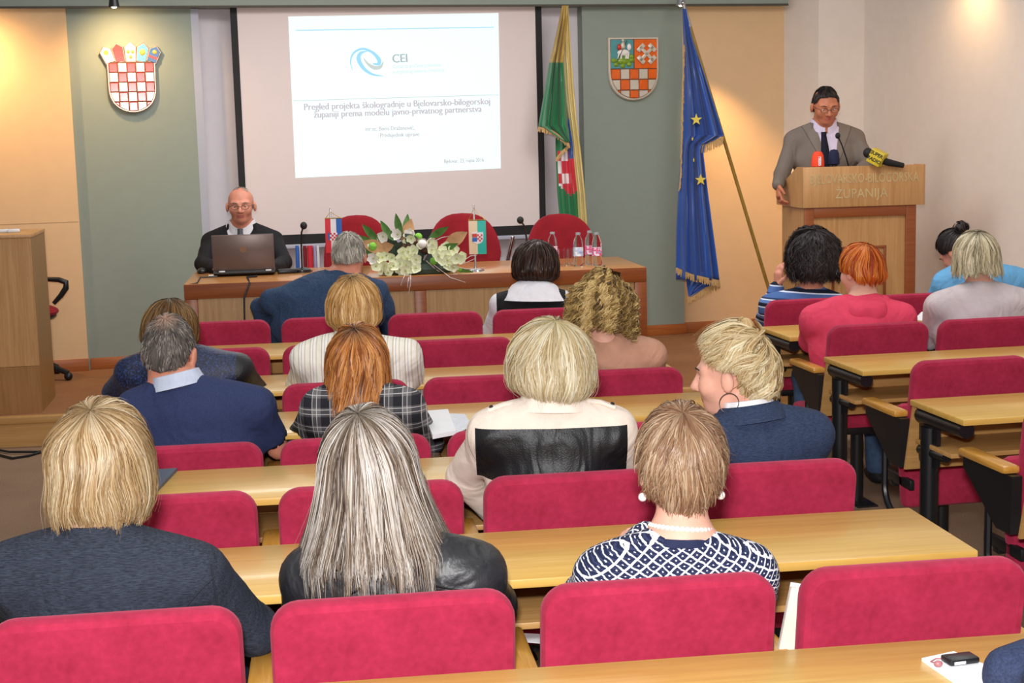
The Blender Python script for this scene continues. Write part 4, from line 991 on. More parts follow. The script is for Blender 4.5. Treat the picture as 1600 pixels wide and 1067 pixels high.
# ------------------------------------------------------------------ papers and small things on the desks
DZ = .767
def on_desk(name, quad, z, t, mat, label, cat, group=None):
    P = [atz(x, y, z) for x, y in quad]; c = sum(P) / 4; m = MB()
    vs = [tuple(p[:2] - c[:2]) + (0,) for p in P] + [tuple(p[:2] - c[:2]) + (t,) for p in P]
    m.add(vs, [(3, 2, 1, 0), (4, 5, 6, 7), (0, 1, 5, 4), (1, 2, 6, 5), (2, 3, 7, 6), (3, 0, 4, 7)])
    return tag(m.build(name, mat, loc=(c[0], c[1], z)), label, cat, group)
on_desk('notepad', [(676, 686), (713, 679), (700, 645), (661, 648)], DZ, .014, mPaper, 'open white notepad on the desk right of the plaid jacket', 'notepad')
on_desk('printed_sheet', [(713, 680), (738, 665), (726, 648), (702, 647)], DZ, .003, plain('paper_grey_print', '#d3d8e0', .8, var=.08, nscale=60), 'printed sheet lying beside the open notepad', 'paper')
on_desk('tablet_case', [(200, 776), (243, 772), (277, 736), (215, 740)], DZ, .010, plain('tablet_case_slate', '#4a5566', .55), 'slate grey tablet case on the desk by the blonde bob', 'tablet')
on_desk('loose_paper', [(806, 1002), (850, 1006), (852, 992), (815, 990)], .45, .002, mPaper, 'white paper on the seat seen between two near backrests', 'paper')
on_desk('note_sheets', [(1440, 1033), (1530, 1095), (1580, 1060), (1490, 1022)], DZ, .006, mPaper, 'white sheets on the nearest desk, lower right corner', 'paper')
c = atz(1500, 1034, DZ + .006); ph = empty('mobile_phone', (c[0], c[1], DZ + .006), .25, 'dark phone on the white sheets, lower right corner', 'phone')
m = MB(); m.box((-.03, -.018, 0), (.03, .018, .012), .004); m.build('body', mBlack, ph); m = MB(); m.box((-.022, -.0195, .003), (.0, -.0175, .008)); m.build('edge_button', mPaper, ph)
c = atz(1466, 1042, DZ + .006); m = MB(); m.ball((0, 0, .006), (.008, .006, .006), 10, 8); m.tube([(0, 0, .006), (-.008, .02, .003), (.006, .034, .003), (.03, .03, .003)], .0012, 6); tag(m.build('earphone', plain('earphone_rose', '#a56a6f', .3), loc=c), 'rose earphone with thin wire beside the phone', 'earphone')
# cream folder standing on the seat
p = at(1262, 985, 2.93); m = MB(); m.box((-.055, -.006, -.20), (.055, .006, .085), .003, M=Matrix.Rotation(R_(13), 4, 'Y')); fo = m.build('cream_folder', plain('folder_cream', '#d9cbbd', .7), loc=p, rot=(R_(-4), 0, R_(8)))
tag(fo, 'cream folder leaning between two near backrests', 'folder')
m = MB(); m.box((-.053, .007, -.19), (.053, .012, .092), .001, M=Matrix.Rotation(R_(13), 4, 'Y')); m.build('inner_sheets', mPaper, fo)
# ------------------------------------------------------------------ people: signed distance bodies turned into one continuous surface
def rotm(yaw, pitch, roll):
    """head frame: x right, y forward, z up; yaw to the left, pitch down, roll to the right shoulder (degrees)"""
    return np.array(Matrix.Rotation(R_(yaw), 3, 'Z') @ Matrix.Rotation(R_(-pitch), 3, 'X') @ Matrix.Rotation(R_(roll), 3, 'Y'))
def V(*a): return np.array(a, float)
def unit(v): return v / (np.linalg.norm(v) + 1e-9)
class Sdf:
    def __init__(s): s.p = []
    def cone(s, a, b, ra, rb, k=.02, flat=None, side=None):
        s.p.append(('cone', V(*a), V(*b), ra, rb, k, flat, None if side is None else unit(V(*side)))); return s
    def ell(s, c, r, k=.02, R=None): s.p.append(('ell', V(*c), V(*r), R, k)); return s
    def cut(s, c, r, k=.01, R=None): s.p.append(('cut', V(*c), V(*r), R, k)); return s
    def plane(s, p, n, k=.006): s.p.append(('plane', V(*p), unit(V(*n)), k)); return s    # removes what lies on the side of n
    def bounds(s):
        lo = V(9, 9, 9); hi = -lo
        for q in s.p:
            if q[0] == 'cone': r = max(q[3], q[4]); lo = np.minimum(lo, np.minimum(q[1], q[2]) - r); hi = np.maximum(hi, np.maximum(q[1], q[2]) + r)
            if q[0] == 'ell': r = max(q[2]); lo = np.minimum(lo, q[1] - r); hi = np.maximum(hi, q[1] + r)
        return lo, hi
    def surface(s, step, fine=None, fstep=.005, noise=0.0, nf=9.0, seed=0):
        lo, hi = s.bounds(); lo -= .03; hi += .03
        def axis(i):
            out = [lo[i]]
            while out[-1] < hi[i]:
                x = out[-1]; st = step
                if fine is not None and fine[0][i] - step < x < fine[1][i]: st = fstep
                out.append(x + st)
            return np.array(out, np.float32)
        X, Y, Z = axis(0), axis(1), axis(2); D = np.full((len(X), len(Y), len(Z)), .25, np.float32)
        def sub(a, b):
            sl = []
            for A, l, h in ((X, a[0], b[0]), (Y, a[1], b[1]), (Z, a[2], b[2])):
                i0 = max(0, np.searchsorted(A, l) - 1); i1 = min(len(A), np.searchsorted(A, h) + 1); sl.append(slice(i0, i1))
            return tuple(sl)
        for q in s.p:
            if q[0] == 'cone':
                _, a, b, ra, rb, k, flat, side = q; m = max(ra, rb) * max(1, 1) + 2.5 * k + .03
                sl = sub(np.minimum(a, b) - m, np.maximum(a, b) + m)
                P = np.stack(np.meshgrid(X[sl[0]], Y[sl[1]], Z[sl[2]], indexing='ij'), -1); pa = P - a; ba = b - a; L2 = max(ba @ ba, 1e-9)
                h = np.clip((pa @ ba) / L2, 0, 1); w = pa - h[..., None] * ba
                if flat is None: d = np.sqrt((w * w).sum(-1)) - (ra + (rb - ra) * h)
                else:
                    sx = w @ side; rest = w - sx[..., None] * side; rr = np.sqrt((rest * rest).sum(-1)) / flat
                    d = (np.sqrt(sx * sx + rr * rr) - (ra + (rb - ra) * h)) * (.5 + .5 * flat)
            elif q[0] in ('ell', 'cut'):
                _, c, r, R, k = q; m = max(r) + 2.5 * k + .03; sl = sub(c - m, c + m)
                P = np.stack(np.meshgrid(X[sl[0]], Y[sl[1]], Z[sl[2]], indexing='ij'), -1) - c
                if R is not None: P = P @ R
                k0 = np.sqrt(((P / r) ** 2).sum(-1)); k1 = np.sqrt(((P / (r * r)) ** 2).sum(-1)) + 1e-9; d = k0 * (k0 - 1) / k1
            else:
                _, p, n, k = q; sl = (slice(None),) * 3
                d = (X[:, None, None] - p[0]) * n[0] + (Y[None, :, None] - p[1]) * n[1] + (Z[None, None, :] - p[2]) * n[2]
                h = np.clip(.5 + .5 * (d - D) / k, 0, 1); D[:] = D + (d - D) * h + k * h * (1 - h); continue
            if d.size == 0: continue
            o = D[sl]
            if q[0] == 'cut': d = -d; h = np.clip(.5 + .5 * (d - o) / k, 0, 1); D[sl] = o + (d - o) * h + k * h * (1 - h)
            else: h = np.clip(.5 + .5 * (o - d) / k, 0, 1); D[sl] = o + (d - o) * h - k * h * (1 - h)
        if noise:
            xx, yy, zz = X[:, None, None], Y[None, :, None], Z[None, None, :]
            D += (noise * (np.sin(nf * xx + 2.1 * np.sin(nf * .8 * zz + seed) + seed) * np.sin(nf * 1.3 * zz + 1.7 * np.sin(nf * yy + seed)) + .6 * np.sin(nf * 2.3 * zz + 2.5 * np.sin(nf * 1.1 * xx + seed * 2)) * np.sin(nf * 1.7 * yy + seed))).astype(np.float32)
        return nets(D, X, Y, Z)
def nets(D, X, Y, Z):
    """naive surface nets"""
    ins = D < 0; nx, ny, nz = D.shape
    c = sum(ins[i:nx - 1 + i, j:ny - 1 + j, k:nz - 1 + k].astype(np.int8) for i in (0, 1) for j in (0, 1) for k in (0, 1))
    act = (c > 0) & (c < 8); I, J, K = np.nonzero(act); n = len(I); idx = np.full(act.shape, -1, np.int32); idx[I, J, K] = np.arange(n)
    acc = np.zeros((n, 3)); cnt = np.zeros(n)
    corners = [(i, j, k) for i in (0, 1) for j in (0, 1) for k in (0, 1)]
    for a in corners:
        for b in corners:
            if sum(b) - sum(a) == 1 and sum(abs(p - q) for p, q in zip(a, b)) == 1:
                va = D[I + a[0], J + a[1], K + a[2]]; vb = D[I + b[0], J + b[1], K + b[2]]; cr = (va < 0) != (vb < 0)
                t = np.where(cr, va / np.where(cr, va - vb, 1), 0)
                pa = np.stack([X[I + a[0]], Y[J + a[1]], Z[K + a[2]]], -1); pb = np.stack([X[I + b[0]], Y[J + b[1]], Z[K + b[2]]], -1)
                acc += np.where(cr[:, None], pa + (pb - pa) * t[:, None], 0); cnt += cr
    v = acc / cnt[:, None]; F = []
    for ax in range(3):
        sl0 = [slice(1, -1)] * 3; sl0[ax] = slice(0, -1); sl1 = [slice(1, -1)] * 3; sl1[ax] = slice(1, None)
        a = ins[tuple(sl0)]; b = ins[tuple(sl1)]; ii = np.argwhere(a != b)
        if not len(ii): continue
        fl_ = a[tuple(ii.T)]; off = np.ones(3, int); off[ax] = 0; ii = ii + off
        u, w = [q for q in range(3) if q != ax]
        def cell(du, dw):
            p = ii.copy(); p[:, u] -= du; p[:, w] -= dw; return idx[p[:, 0], p[:, 1], p[:, 2]]
        q = np.stack([cell(1, 1), cell(0, 1), cell(0, 0), cell(1, 0)], -1)
        if ax == 1: fl_ = ~fl_
        q[~fl_] = q[~fl_][:, ::-1]; F.append(q)
    return v, np.concatenate(F)
def np_mesh(name, v, f, mats, mi=None):
    me = bpy.data.meshes.new(name); k = f.shape[1]
    me.vertices.add(len(v)); me.vertices.foreach_set('co', np.asarray(v, np.float32).ravel())
    me.loops.add(f.size); me.loops.foreach_set('vertex_index', f.astype(np.int32).ravel())
    me.polygons.add(len(f)); me.polygons.foreach_set('loop_start', np.arange(0, f.size, k, dtype=np.int32)); me.polygons.foreach_set('loop_total', np.full(len(f), k, np.int32))
    for m in mats: me.materials.append(m)
    if mi is not None: me.polygons.foreach_set('material_index', np.asarray(mi, np.int32))
    me.polygons.foreach_set('use_smooth', np.ones(len(f), bool)); me.update(calc_edges=True); return me
def skin_mat(name, col):
    n = NT(name); c = lin(col); a = tuple(x * .9 for x in c[:3]) + (1,); b = tuple(min(1, x * 1.06) for x in c[:3]) + (1,)
    n.bump(n.noise(260, detail=2), .08, .001)
    return n.done(n.ramp(n.noise(24), [(.35, a), (.65, b)]), .5, 0, .4, Subsurface_Weight=.06, Subsurface_Radius=(.02, .008, .004))
SKIN = {'fair': skin_mat('skin_fair', '#e0a893'), 'ruddy': skin_mat('skin_ruddy', '#cf8a72'), 'tan': skin_mat('skin_tan', '#b97355')}
mLip = skin_mat('lip', '#b5635c'); mEye = plain('eye_white', '#ddd8d2', .25); mIris = plain('iris_dark', '#3b3128', .2); mBrow = plain('eyebrow', '#3a2c22', .8)
mBrowG = plain('eyebrow_grey', '#8a7d72', .8)

def head_prims(s, hc, R, sc=1.0, wide=1.0):
    T = lambda x, y, z: hc + R @ (V(x * wide, y, z) * sc)
    E = lambda c, r, k: s.ell(T(*c), V(r[0] * wide, r[1], r[2]) * sc, k * sc, R)
    E((0, -.015, .03), (.075, .094, .086), .02); E((0, .022, -.03), (.061, .070, .085), .03); E((0, .048, -.088), (.034, .036, .027), .02)
    for sx in (-1, 1):
        E((sx * .038, .055, -.025), (.026, .028, .03), .02)
        s.cone(T(sx * .045, .062, .022), T(sx * .014, .082, .020), .012 * sc, .012 * sc, .014)
        s.cut(T(sx * .031, .098, .0), V(.017, .016, .012) * sc, .012, R)
        E((sx * .0815, -.008, -.010), (.010, .019, .032), .005)
    s.cone(T(0, .086, .008), T(0, .108, -.030), .009 * sc, .0125 * sc, .010); E((-.012, .095, -.034), (.009, .01, .008), .006); E((.012, .095, -.034), (.009, .01, .008), .006)
    E((0, .0795, -.056), (.025, .011, .006), .007); E((0, .0785, -.068), (.021, .011, .007), .007)
def hand(s_list, wr, dirv, palm_n, thumb_side, curl=.5, r=1.0):
    """palm with four unequal bent fingers and a thumb; one small field of its own joined into the body mesh"""
    d = unit(V(*dirv)); n = unit(V(*palm_n)); n = unit(n - d * (n @ d)); sd = np.cross(d, n) * thumb_side; s = Sdf()
    wr = V(*wr); s.cone(wr - d * .018, wr + d * .01, .024 * r, .026 * r, .01, .75, sd)
    s.cone(wr + d * .01, wr + d * .075 * r, .030 * r, .038 * r, .012, .42, sd)
    for i, (o, L) in enumerate(((.028, .072), (.010, .080), (-.009, .075), (-.027, .060))):
        b = wr + d * .078 * r + sd * o * r; a1, a2, a3 = curl * .5, curl * 1.25, curl * 1.8; L *= r
        q1 = b + (d * math.cos(a1) + n * math.sin(a1)) * L * .45 + sd * o * .12; q2 = q1 + (d * math.cos(a2) + n * math.sin(a2)) * L * .32; q3 = q2 + (d * math.cos(a3) + n * math.sin(a3)) * L * .24
        s.cone(b - d * .02, q1, .0095 * r, .0088 * r, .005); s.cone(q1, q2, .0088 * r, .008 * r, .004); s.cone(q2, q3, .008 * r, .007 * r, .004)
    t0 = wr + d * .022 + sd * .028 * r; t1 = t0 + (d * .7 + sd * .6 + n * .25) * .036; t2 = t1 + (d * .85 + sd * .25 + n * .4) * .032
    s.cone(t0, t1, .0125 * r, .0105 * r, .008); s.cone(t1, t2, .0105 * r, .0085 * r, .005)
    s_list.append(s.surface(.0058))

# ------------------------------------------------------------------ hair: strands that run along the meridians of a hair envelope
def hair_mat(name, cols, rough=.42, root=None, spec=.3, k=1.0):
    n = NT(name); at_ = n.t.nodes.new('ShaderNodeAttribute'); at_.attribute_name = 'tint'; sp_ = n.sep(at_.outputs['Vector'])
    st = [(i / max(1, len(cols) - 1), tuple(q * k for q in lin(c)[:3]) + (1,)) for i, c in enumerate(cols)]
    if len(st) == 1: st = [st[0], (1, st[0][1])]
    col = n.ramp(sp_[0], st)
    if root: col = n.mix(n.math('MULTIPLY', sp_[1], .85), col, lin(root))
    return n.done(col, rough, 0, spec, Anisotropic=.6)
def lerp_tab(tab, x): return np.interp(x, [t[0] for t in tab], [t[1] for t in tab])
def make_hair(root, hc, R, H, seed):
    """H: ax (semi axes), c0 (centre offset), tilt of the crown, zend table over angle from the front, hang, flare, n, width, wave, curl, len..."""
    rg = np.random.default_rng(seed); ax = V(*H.get('ax', (.088, .108, .125))); c0 = V(*H.get('c0', (0, -.012, .012))); sc = H.get('sc', 1.0)
    tilt = R_(H.get('tilt', 25)); pole = np.array(Matrix.Rotation(tilt, 3, 'X')) @ np.array(Matrix.Rotation(R_(H.get('part', 0)), 3, 'Y'))
    zend = H['zend']; hang = H.get('hang', True); flare = H.get('flare', 0.0); fringe_z = H.get('fringe', .055); NA, NTT = 120, 60
    tab = np.zeros((NA, NTT, 3)); th = np.linspace(.02, math.pi * .98, 160); lens = np.zeros(NA)
    for i in range(NA):
        ph = 2 * math.pi * i / NA; d = np.stack([np.sin(th) * math.sin(ph), -np.sin(th) * math.cos(ph), np.cos(th)], -1) @ pole.T
        P = d * ax; psi = np.degrees(np.arctan2(np.abs(d[:, 0]), d[:, 1])); ze = lerp_tab(zend, psi)
        if hang:
            eq = np.nonzero(P[:, 2] < H.get('zh', 0.0))[0]
            if len(eq) and d[eq[0], 1] < .97:
                k = eq[0]; base = P[k]; psi0 = psi[k]; zz = lerp_tab(zend, psi0)
                if zz < base[2] - .01:
                    t = np.linspace(0, 1, 60)[1:]; z = base[2] + (zz - base[2]) * t; hl = base[2] - zz
                    rad = 1 + flare * t ** 1.4 - H.get('tuck', 0.0) * np.clip(t - .6, 0, 1) ** 2 * 4
                    Q = np.stack([base[0] * rad, base[1] * (rad + H.get('backfall', 0) * t), z], -1); P = np.concatenate([P[:k + 1], Q])
                else: P = P[:max(3, np.argmax(P[:, 2] < zz) if (P[:, 2] < zz).any() else len(P))]
            else: P = P[:max(3, np.argmax(P[:, 2] < ze) if (P[:, 2] < ze).any() else len(P))]
        else:
            bad = P[:, 2] < ze; P = P[:max(3, np.argmax(bad) if bad.any() else len(P))]
        P = P + c0; sl = np.concatenate([[0], np.cumsum(np.linalg.norm(np.diff(P, axis=0), axis=1))]); lens[i] = sl[-1]
        u = np.linspace(0, sl[-1], NTT); tab[i] = np.stack([np.interp(u, sl, P[:, j]) for j in range(3)], -1)
    cen = c0 + V(0, 0, -.02)
    def sample(phi, u):
        fi = (phi / (2 * math.pi) * NA) % NA; i0 = np.floor(fi).astype(int) % NA; i1 = (i0 + 1) % NA; fa_ = (fi - np.floor(fi))[..., None]
        fu = np.clip(u, 0, 1) * (NTT - 1); u0 = np.minimum(np.floor(fu).astype(int), NTT - 2); fb = (fu - u0)[..., None]
        return (tab[i0, u0] * (1 - fb) + tab[i0, u0 + 1] * fb) * (1 - fa_) + (tab[i1, u0] * (1 - fb) + tab[i1, u0 + 1] * fb) * fa_
    # under-cap, closed towards the head
    nc, nr = 72, 26; vv = []; phs = np.linspace(0, 2 * math.pi, nc, endpoint=False)
    PH, UU = np.meshgrid(phs, np.linspace(.0, 1, nr), indexing='ij'); G = sample(PH, UU); ins_ = H.get('cap_in', .010)
    nn = G - cen; nn[..., 2] *= .5; nn /= np.linalg.norm(nn, axis=-1, keepdims=True); G = G - nn * ins_
    G2 = G[:, ::-1] - nn[:, ::-1] * .012; CAP = np.concatenate([G, G2[:, :4]], 1); nr2 = CAP.shape[1]
    cv = CAP.reshape(-1, 3); cf = np.array([(i * nr2 + j, ((i + 1) % nc) * nr2 + j, ((i + 1) % nc) * nr2 + j + 1, i * nr2 + j + 1) for i in range(nc) for j in range(nr2 - 1)])
    ctone = .25 + .3 * np.abs(np.sin(PH * 17 + 3 * np.sin(PH * 5))); ct = np.concatenate([ctone, ctone[:, :4]], 1).reshape(-1)
    cu = np.concatenate([UU, UU[:, :4]], 1).reshape(-1)
    # strands
    n = int(H.get('n', 1500) * .66); SEG = H.get('seg', 9); ncl = max(8, int(n / H.get('percl', 14))); cid = rg.integers(0, ncl, n)
    cphi = rg.uniform(0, 2 * math.pi, ncl); spread = rg.normal(0, H.get('spread', .10), n); phi0 = cphi[cid] + spread
    lw = np.interp(phi0, np.linspace(0, 2 * math.pi, NA, endpoint=False), lens, period=2 * math.pi)
    u0 = np.clip(rg.uniform(0, 1, ncl)[cid] + rg.normal(0, .05, n), 0, 1) * H.get('root_max', .55); L = H.get('len', None)
    u1 = np.minimum(1.0 + rg.normal(0, H.get('ragged', .03), ncl)[cid] + rg.normal(0, .012, n), u0 + (L / lw * (rg.uniform(.75, 1.15, ncl)[cid] + rg.normal(0, .06, n)) if L else 9))
    t = np.linspace(0, 1, SEG + 1)[None, :]; u = u0[:, None] + (u1 - u0)[:, None] * t
    drift = (rg.normal(H.get('sweep', 0), H.get('messy', .10), ncl)[cid] + rg.normal(0, .03, n))[:, None] - spread[:, None] * H.get('gather', .75)
    phi = phi0[:, None] + drift * t * (u1 - u0)[:, None]
    wv = H.get('wave', 0.0); wf = H.get('wfreq', 2.0); pht = (rg.uniform(0, 6.28, ncl)[cid] + rg.normal(0, .25, n))[:, None] if H.get('rwave', True) else (cphi[cid][:, None] * 3 + rg.normal(0, .3, (n, 1)))
    over = np.maximum(u - 1, 0); P = sample(phi, np.minimum(u, 1)); P[..., 2] -= over * lw[:, None]
    N = P - cen; N[..., 2] *= .45; N /= np.linalg.norm(N, axis=-1, keepdims=True)
    Tn = np.gradient(P, axis=1); Tn /= np.linalg.norm(Tn, axis=-1, keepdims=True) + 1e-9
    B = np.cross(Tn, N); B /= np.linalg.norm(B, axis=-1, keepdims=True) + 1e-9
    cl = H.get('curl', 0.0); cfq = H.get('cfreq', 3.0); lenS = (lw * (u1 - u0))[:, None]
    lift = (np.clip(rg.uniform(0, 1, ncl)[cid] + rg.normal(0, .12, n), 0, 1.1) * (H.get('depth', .010) + H.get('lift', .004)) - H.get('depth', .010))[:, None]
    ramp_ = np.clip(t * 2.5, 0, 1)
    P = P + N * (lift * (.4 + .6 * ramp_) - .004 * (1 - ramp_))[..., None]
    P = P + B * (wv * np.sin(wf * 6.28 * u + pht) * ramp_)[..., None] + N * (wv * .5 * np.cos(wf * 6.28 * u + pht) * ramp_)[..., None]
    if cl: ang = cfq * 6.28 * (lenS / .1) * t + pht; P = P + B * (cl * np.sin(ang) * ramp_)[..., None] + N * (cl * (.6 + np.cos(ang)) * ramp_)[..., None]
    fly = rg.uniform(0, 1, n) < H.get('fly', .02); P[fly] += (N[fly] * rg.uniform(.005, .022, fly.sum())[:, None, None] * t[0][None, :, None] ** 1.5)
    frz = H.get('frizz', 0.0)
    if frz: P = P + rg.normal(0, frz, P.shape) * ramp_[..., None]
    w = 1.25 * H.get('w', .0035) * rg.uniform(.6, 1.3, n)[:, None] * (1 - .75 * t ** 2.2) * np.clip(.35 + t * 3, 0, 1); w[fly] *= .35
    Tn = np.gradient(P, axis=1); Tn /= np.linalg.norm(Tn, axis=-1, keepdims=True) + 1e-9
    B = np.cross(Tn, N); B /= np.linalg.norm(B, axis=-1, keepdims=True) + 1e-9
    tw = rg.normal(0, .45, n)[:, None, None]; Bt = B * np.cos(tw) + N * np.sin(tw)
    VV = np.stack([P - Bt * w[..., None], P + Bt * w[..., None]], 2)      # n, SEG+1, 2, 3
    base = (np.arange(n) * (SEG + 1) * 2)[:, None] + (np.arange(SEG) * 2)[None, :]
    sf = np.stack([base, base + 1, base + 3, base + 2], -1).reshape(-1, 4) + len(cv)
    # tone: strand random, streaks over azimuth; g = darkness of the roots
    tone = np.clip(rg.normal(.5, H.get('tonevar', .22) * .75, ncl)[cid] + rg.normal(0, H.get('tonevar', .22) * .55, n) + H.get('streak', .15) * np.sin(phi0 * 13 + 2 * np.sin(phi0 * 29)), 0, 1)
    tone = np.clip(tone + .8 * ((lift[:, 0] + H.get('depth', .010)) / (H.get('depth', .010) + H.get('lift', .004)) - .6) * .45, 0, 1)  # deeper strands darkened: the hair's self-shadow is put into the tone
    tn = np.repeat(tone[:, None], SEG + 1, 1); rt = np.clip(1 - u / max(.02, H.get('rootlen', .25)), 0, 1)
    tintS = np.stack([np.repeat(tn[..., None], 2, 2), np.repeat(rt[..., None], 2, 2)], -1).reshape(-1, 2)
    tintC = np.stack([ct, np.clip(1 - cu / max(.02, H.get('rootlen', .25)), 0, 1)], -1)
    v = np.concatenate([cv, VV.reshape(-1, 3)]) * sc; f = np.concatenate([cf, sf]); tint = np.concatenate([tintC, tintS])
    if H.get('thin'):        # thinning at the crown: leave the scalp open there
        pc, pr = H['thin']; keep = np.linalg.norm(v[f].mean(1) - V(*pc), axis=1) > pr * np.where(np.arange(len(f)) < len(cf), 1, rg.uniform(.35, 1.0, len(f))); f = f[keep]
    wv_ = (hc + v @ R.T) - np.array(root.location)
    me = np_mesh('hair', wv_, f, [H['mat']]); at_ = me.attributes.new('tint', 'FLOAT_VECTOR', 'POINT')
    col = np.zeros((len(v), 3), np.float32); col[:, :2] = tint; at_.data.foreach_set('vector', col.ravel())
    o = link_obj('hair', me, root)
    if H.get('hlabel'): o['label'] = H['hlabel']
    return o

# ------------------------------------------------------------------ one person
def collar_band(root, nb, axis, r0, r1, h, mat, name, open_deg=35, thick=.006, drop=.0, yaw=0, fall=0.0, dipk=.022):
    """standing or turned-down collar around the neck, open at the front"""
    ax = unit(V(*axis)); x = unit(np.cross(V(math.sin(R_(-yaw)), math.cos(R_(-yaw)), 0), ax)); y = np.cross(ax, x); m = MB(); vs = []; n = 40
    prof = [(r0, 0), (r0 * .5 + r1 * .5, h * .55), (r1, h), (r1 + thick, h * .98), (r1 + thick * 1.6 + fall * .4, h * .5), (r0 + thick + fall, -drop), (r0 + fall * .6, -drop - .002)]
    for i in range(n + 1):
        a = R_(90 + open_deg) + (2 * math.pi - 2 * R_(open_deg)) * i / n
        dip = dipk * max(0, math.sin(a)) ** 2 if open_deg < 90 else 0
        for r, z in prof:
            p = V(*nb) + x * r * math.cos(a) * 1.06 + y * r * math.sin(a) + ax * (z - dip); vs.append(tuple(p - np.array(root.location)))
    k = len(prof); fs = [(i * k + j, (i + 1) * k + j, (i + 1) * k + (j + 1) % k, i * k + (j + 1) % k) for i in range(n) for j in range(k)]
    fs += [tuple(range(k)), tuple(n * k + j for j in range(k - 1, -1, -1))]
    m.add(vs, fs); return m.build(name, mat, root)
def person(label, seat, head, hrot, sh, half, top, hair, skin='fair', legs='jeans', arms=None, standing=False, hs=1.0, wide=1.0, bw=1.0, sleeve=1.0, shroll=0.0, shyaw=0.0, collar=None, fold=.0025, seed=1, body_flat=.66, neck_r=.052, top_name='jacket', shirt=None, group='people seated in the hall', lips=True, brow=None, topoff=.012, hemz=.50, bareneck=True, slope=.055, nbh=.078):
    """seat: hip point, head: centre of the head, sh: middle of the shoulder line; all in metres in the hall"""
    seat = V(*seat); hc = V(*head); shc = V(*sh); R = rotm(*hrot); root = empty('person', (seat[0], seat[1], 0 if not standing and seat[2] < .62 else .17 if standing else seat[2] - .53), 0, label, 'person', group)
    base_z = root.location[2]; L = np.array(root.location)
    sx = V(math.cos(R_(shyaw)), math.sin(R_(shyaw)), 0) * math.cos(R_(shroll)) + V(0, 0, -math.sin(R_(shroll))); fw = V(-sx[1], sx[0], 0); fw = unit(fw)
    SHJ = {s_: shc + sx * s_ * (half - .052) for s_ in (-1, 1)}
    hj = hc + R @ V(0, -.02, -.065) * hs; nb = V(shc[0] * .4 + hj[0] * .6, shc[1] * .5 + hj[1] * .5, shc[2] + nbh)
    hip = seat; chest = shc + V(0, 0, -.13) + fw * .015; up = shc + V(0, 0, -.03)
    armd = arms or {}; EL, WR = {}, {}
    for s_ in (-1, 1):
        a = armd.get(s_, None)
        if a: EL[s_], WR[s_] = V(*a[0]), V(*a[1])
        else: EL[s_] = SHJ[s_] + fw * .12 + sx * s_ * .025 + V(0, 0, -.27); EL[s_][2] = max(EL[s_][2], .74); WR[s_] = EL[s_] + fw * .19 - sx * s_ * .15; WR[s_][2] = .815
    hipx = V(sx[0], sx[1], 0); hipx = unit(hipx); hf = V(-hipx[1], hipx[0], 0)
    HP = {s_: hip + hipx * s_ * .09 * bw for s_ in (-1, 1)}
    if standing: KN = {s_: HP[s_] + V(0, 0, -.44) + hf * .02 for s_ in (-1, 1)}; AN = {s_: KN[s_] + V(0, 0, -.42) - hf * .03 for s_ in (-1, 1)}
    else: KN = {s_: HP[s_] + hf * .40 + hipx * s_ * .06 + V(0, 0, -.01) for s_ in (-1, 1)}; AN = {s_: V(KN[s_][0], KN[s_][1] - .10, base_z + .09) for s_ in (-1, 1)}
    for s_ in (-1, 1): AN[s_][2] = base_z + .09
    def torso(s, o, arm_end=None, arms_=True):
        b = bw
        s.cone(HP[-1], HP[1], .115 * b + o, .115 * b + o, .05)
        mid = hip * .5 + chest * .5
        s.cone(hip + V(0, 0, .05), mid, (.150) * b + o, (.148) * b + o, .05, body_flat + .06, sx); s.cone(mid, chest, .148 * b + o, (half - .062) + o, .05, body_flat, sx)
        s.cone(chest, up, (half - .062) + o, (half - .082) + o, .05, body_flat * .92, sx)
        s.cone(SHJ[-1] * .85 + SHJ[1] * .15 + V(0, 0, -.008), SHJ[1] * .85 + SHJ[-1] * .15 + V(0, 0, -.008), .058 + o, .058 + o, .05)
        for s_ in (-1, 1):
            s.cone(nb + sx * s_ * .022 - fw * .016 + V(0, 0, -.012), SHJ[s_] + V(0, 0, .010), slope * .72 + o * .6, .046 + o, .045)
            if arms_:
                j = SHJ[s_]; e = EL[s_]; w = WR[s_]
                s.cone(j + V(0, 0, -.004) - sx * s_ * .006, e, .050 + o, .040 + o, .03)
                if sleeve > .5: ee = e + (w - e) * (.96 if arm_end is None else arm_end); s.cone(e, ee, .040 + o, .031 + o, .02)
    # skin: one continuous surface from head to feet
    b_ = Sdf(); head_prims(b_, hc, R, hs, wide); b_.cone(hj, nb, neck_r, neck_r + .004, .02); b_.cone(nb, up, neck_r + .004, .06, .03)
    sl_keep = sleeve; sleeve = 1.0; torso(b_, -.006, 1.0); sleeve = sl_keep
    for s_ in (-1, 1):
        b_.cone(HP[s_], KN[s_], .075, .055, .03); b_.cone(KN[s_], AN[s_], .052, .036, .02); b_.cone(AN[s_] + V(0, 0, -.03), AN[s_] + hf * .14 + V(0, 0, -.05), .036, .03, .02)
    v, f = b_.surface(.018, (hc - .125 * hs, hc + .125 * hs), .0056 if abs(hrot[0]) > 40 else .0072)
    mi = np.zeros(len(f), int)
    hl = (v[f].mean(1) - hc) @ R / hs; lip = (np.abs(hl[:, 0]) < .024) & (hl[:, 2] < -.0525) & (hl[:, 2] > -.0735) & (hl[:, 1] > .070); mi[lip] = 1
    hands = []
    for s_ in (-1, 1):
        d = unit(WR[s_] - EL[s_]); a = armd.get(s_, None); hd = a[2] if a and len(a) > 2 else {}
        hand(hands, WR[s_], hd.get('dir', d * [1, 1, .15]), hd.get('n', (0, 0, -1) if abs(d[2]) < .8 else tuple(fw * .5 - sx * s_)), hd.get('thumb', s_), hd.get('curl', .45), 1.0)
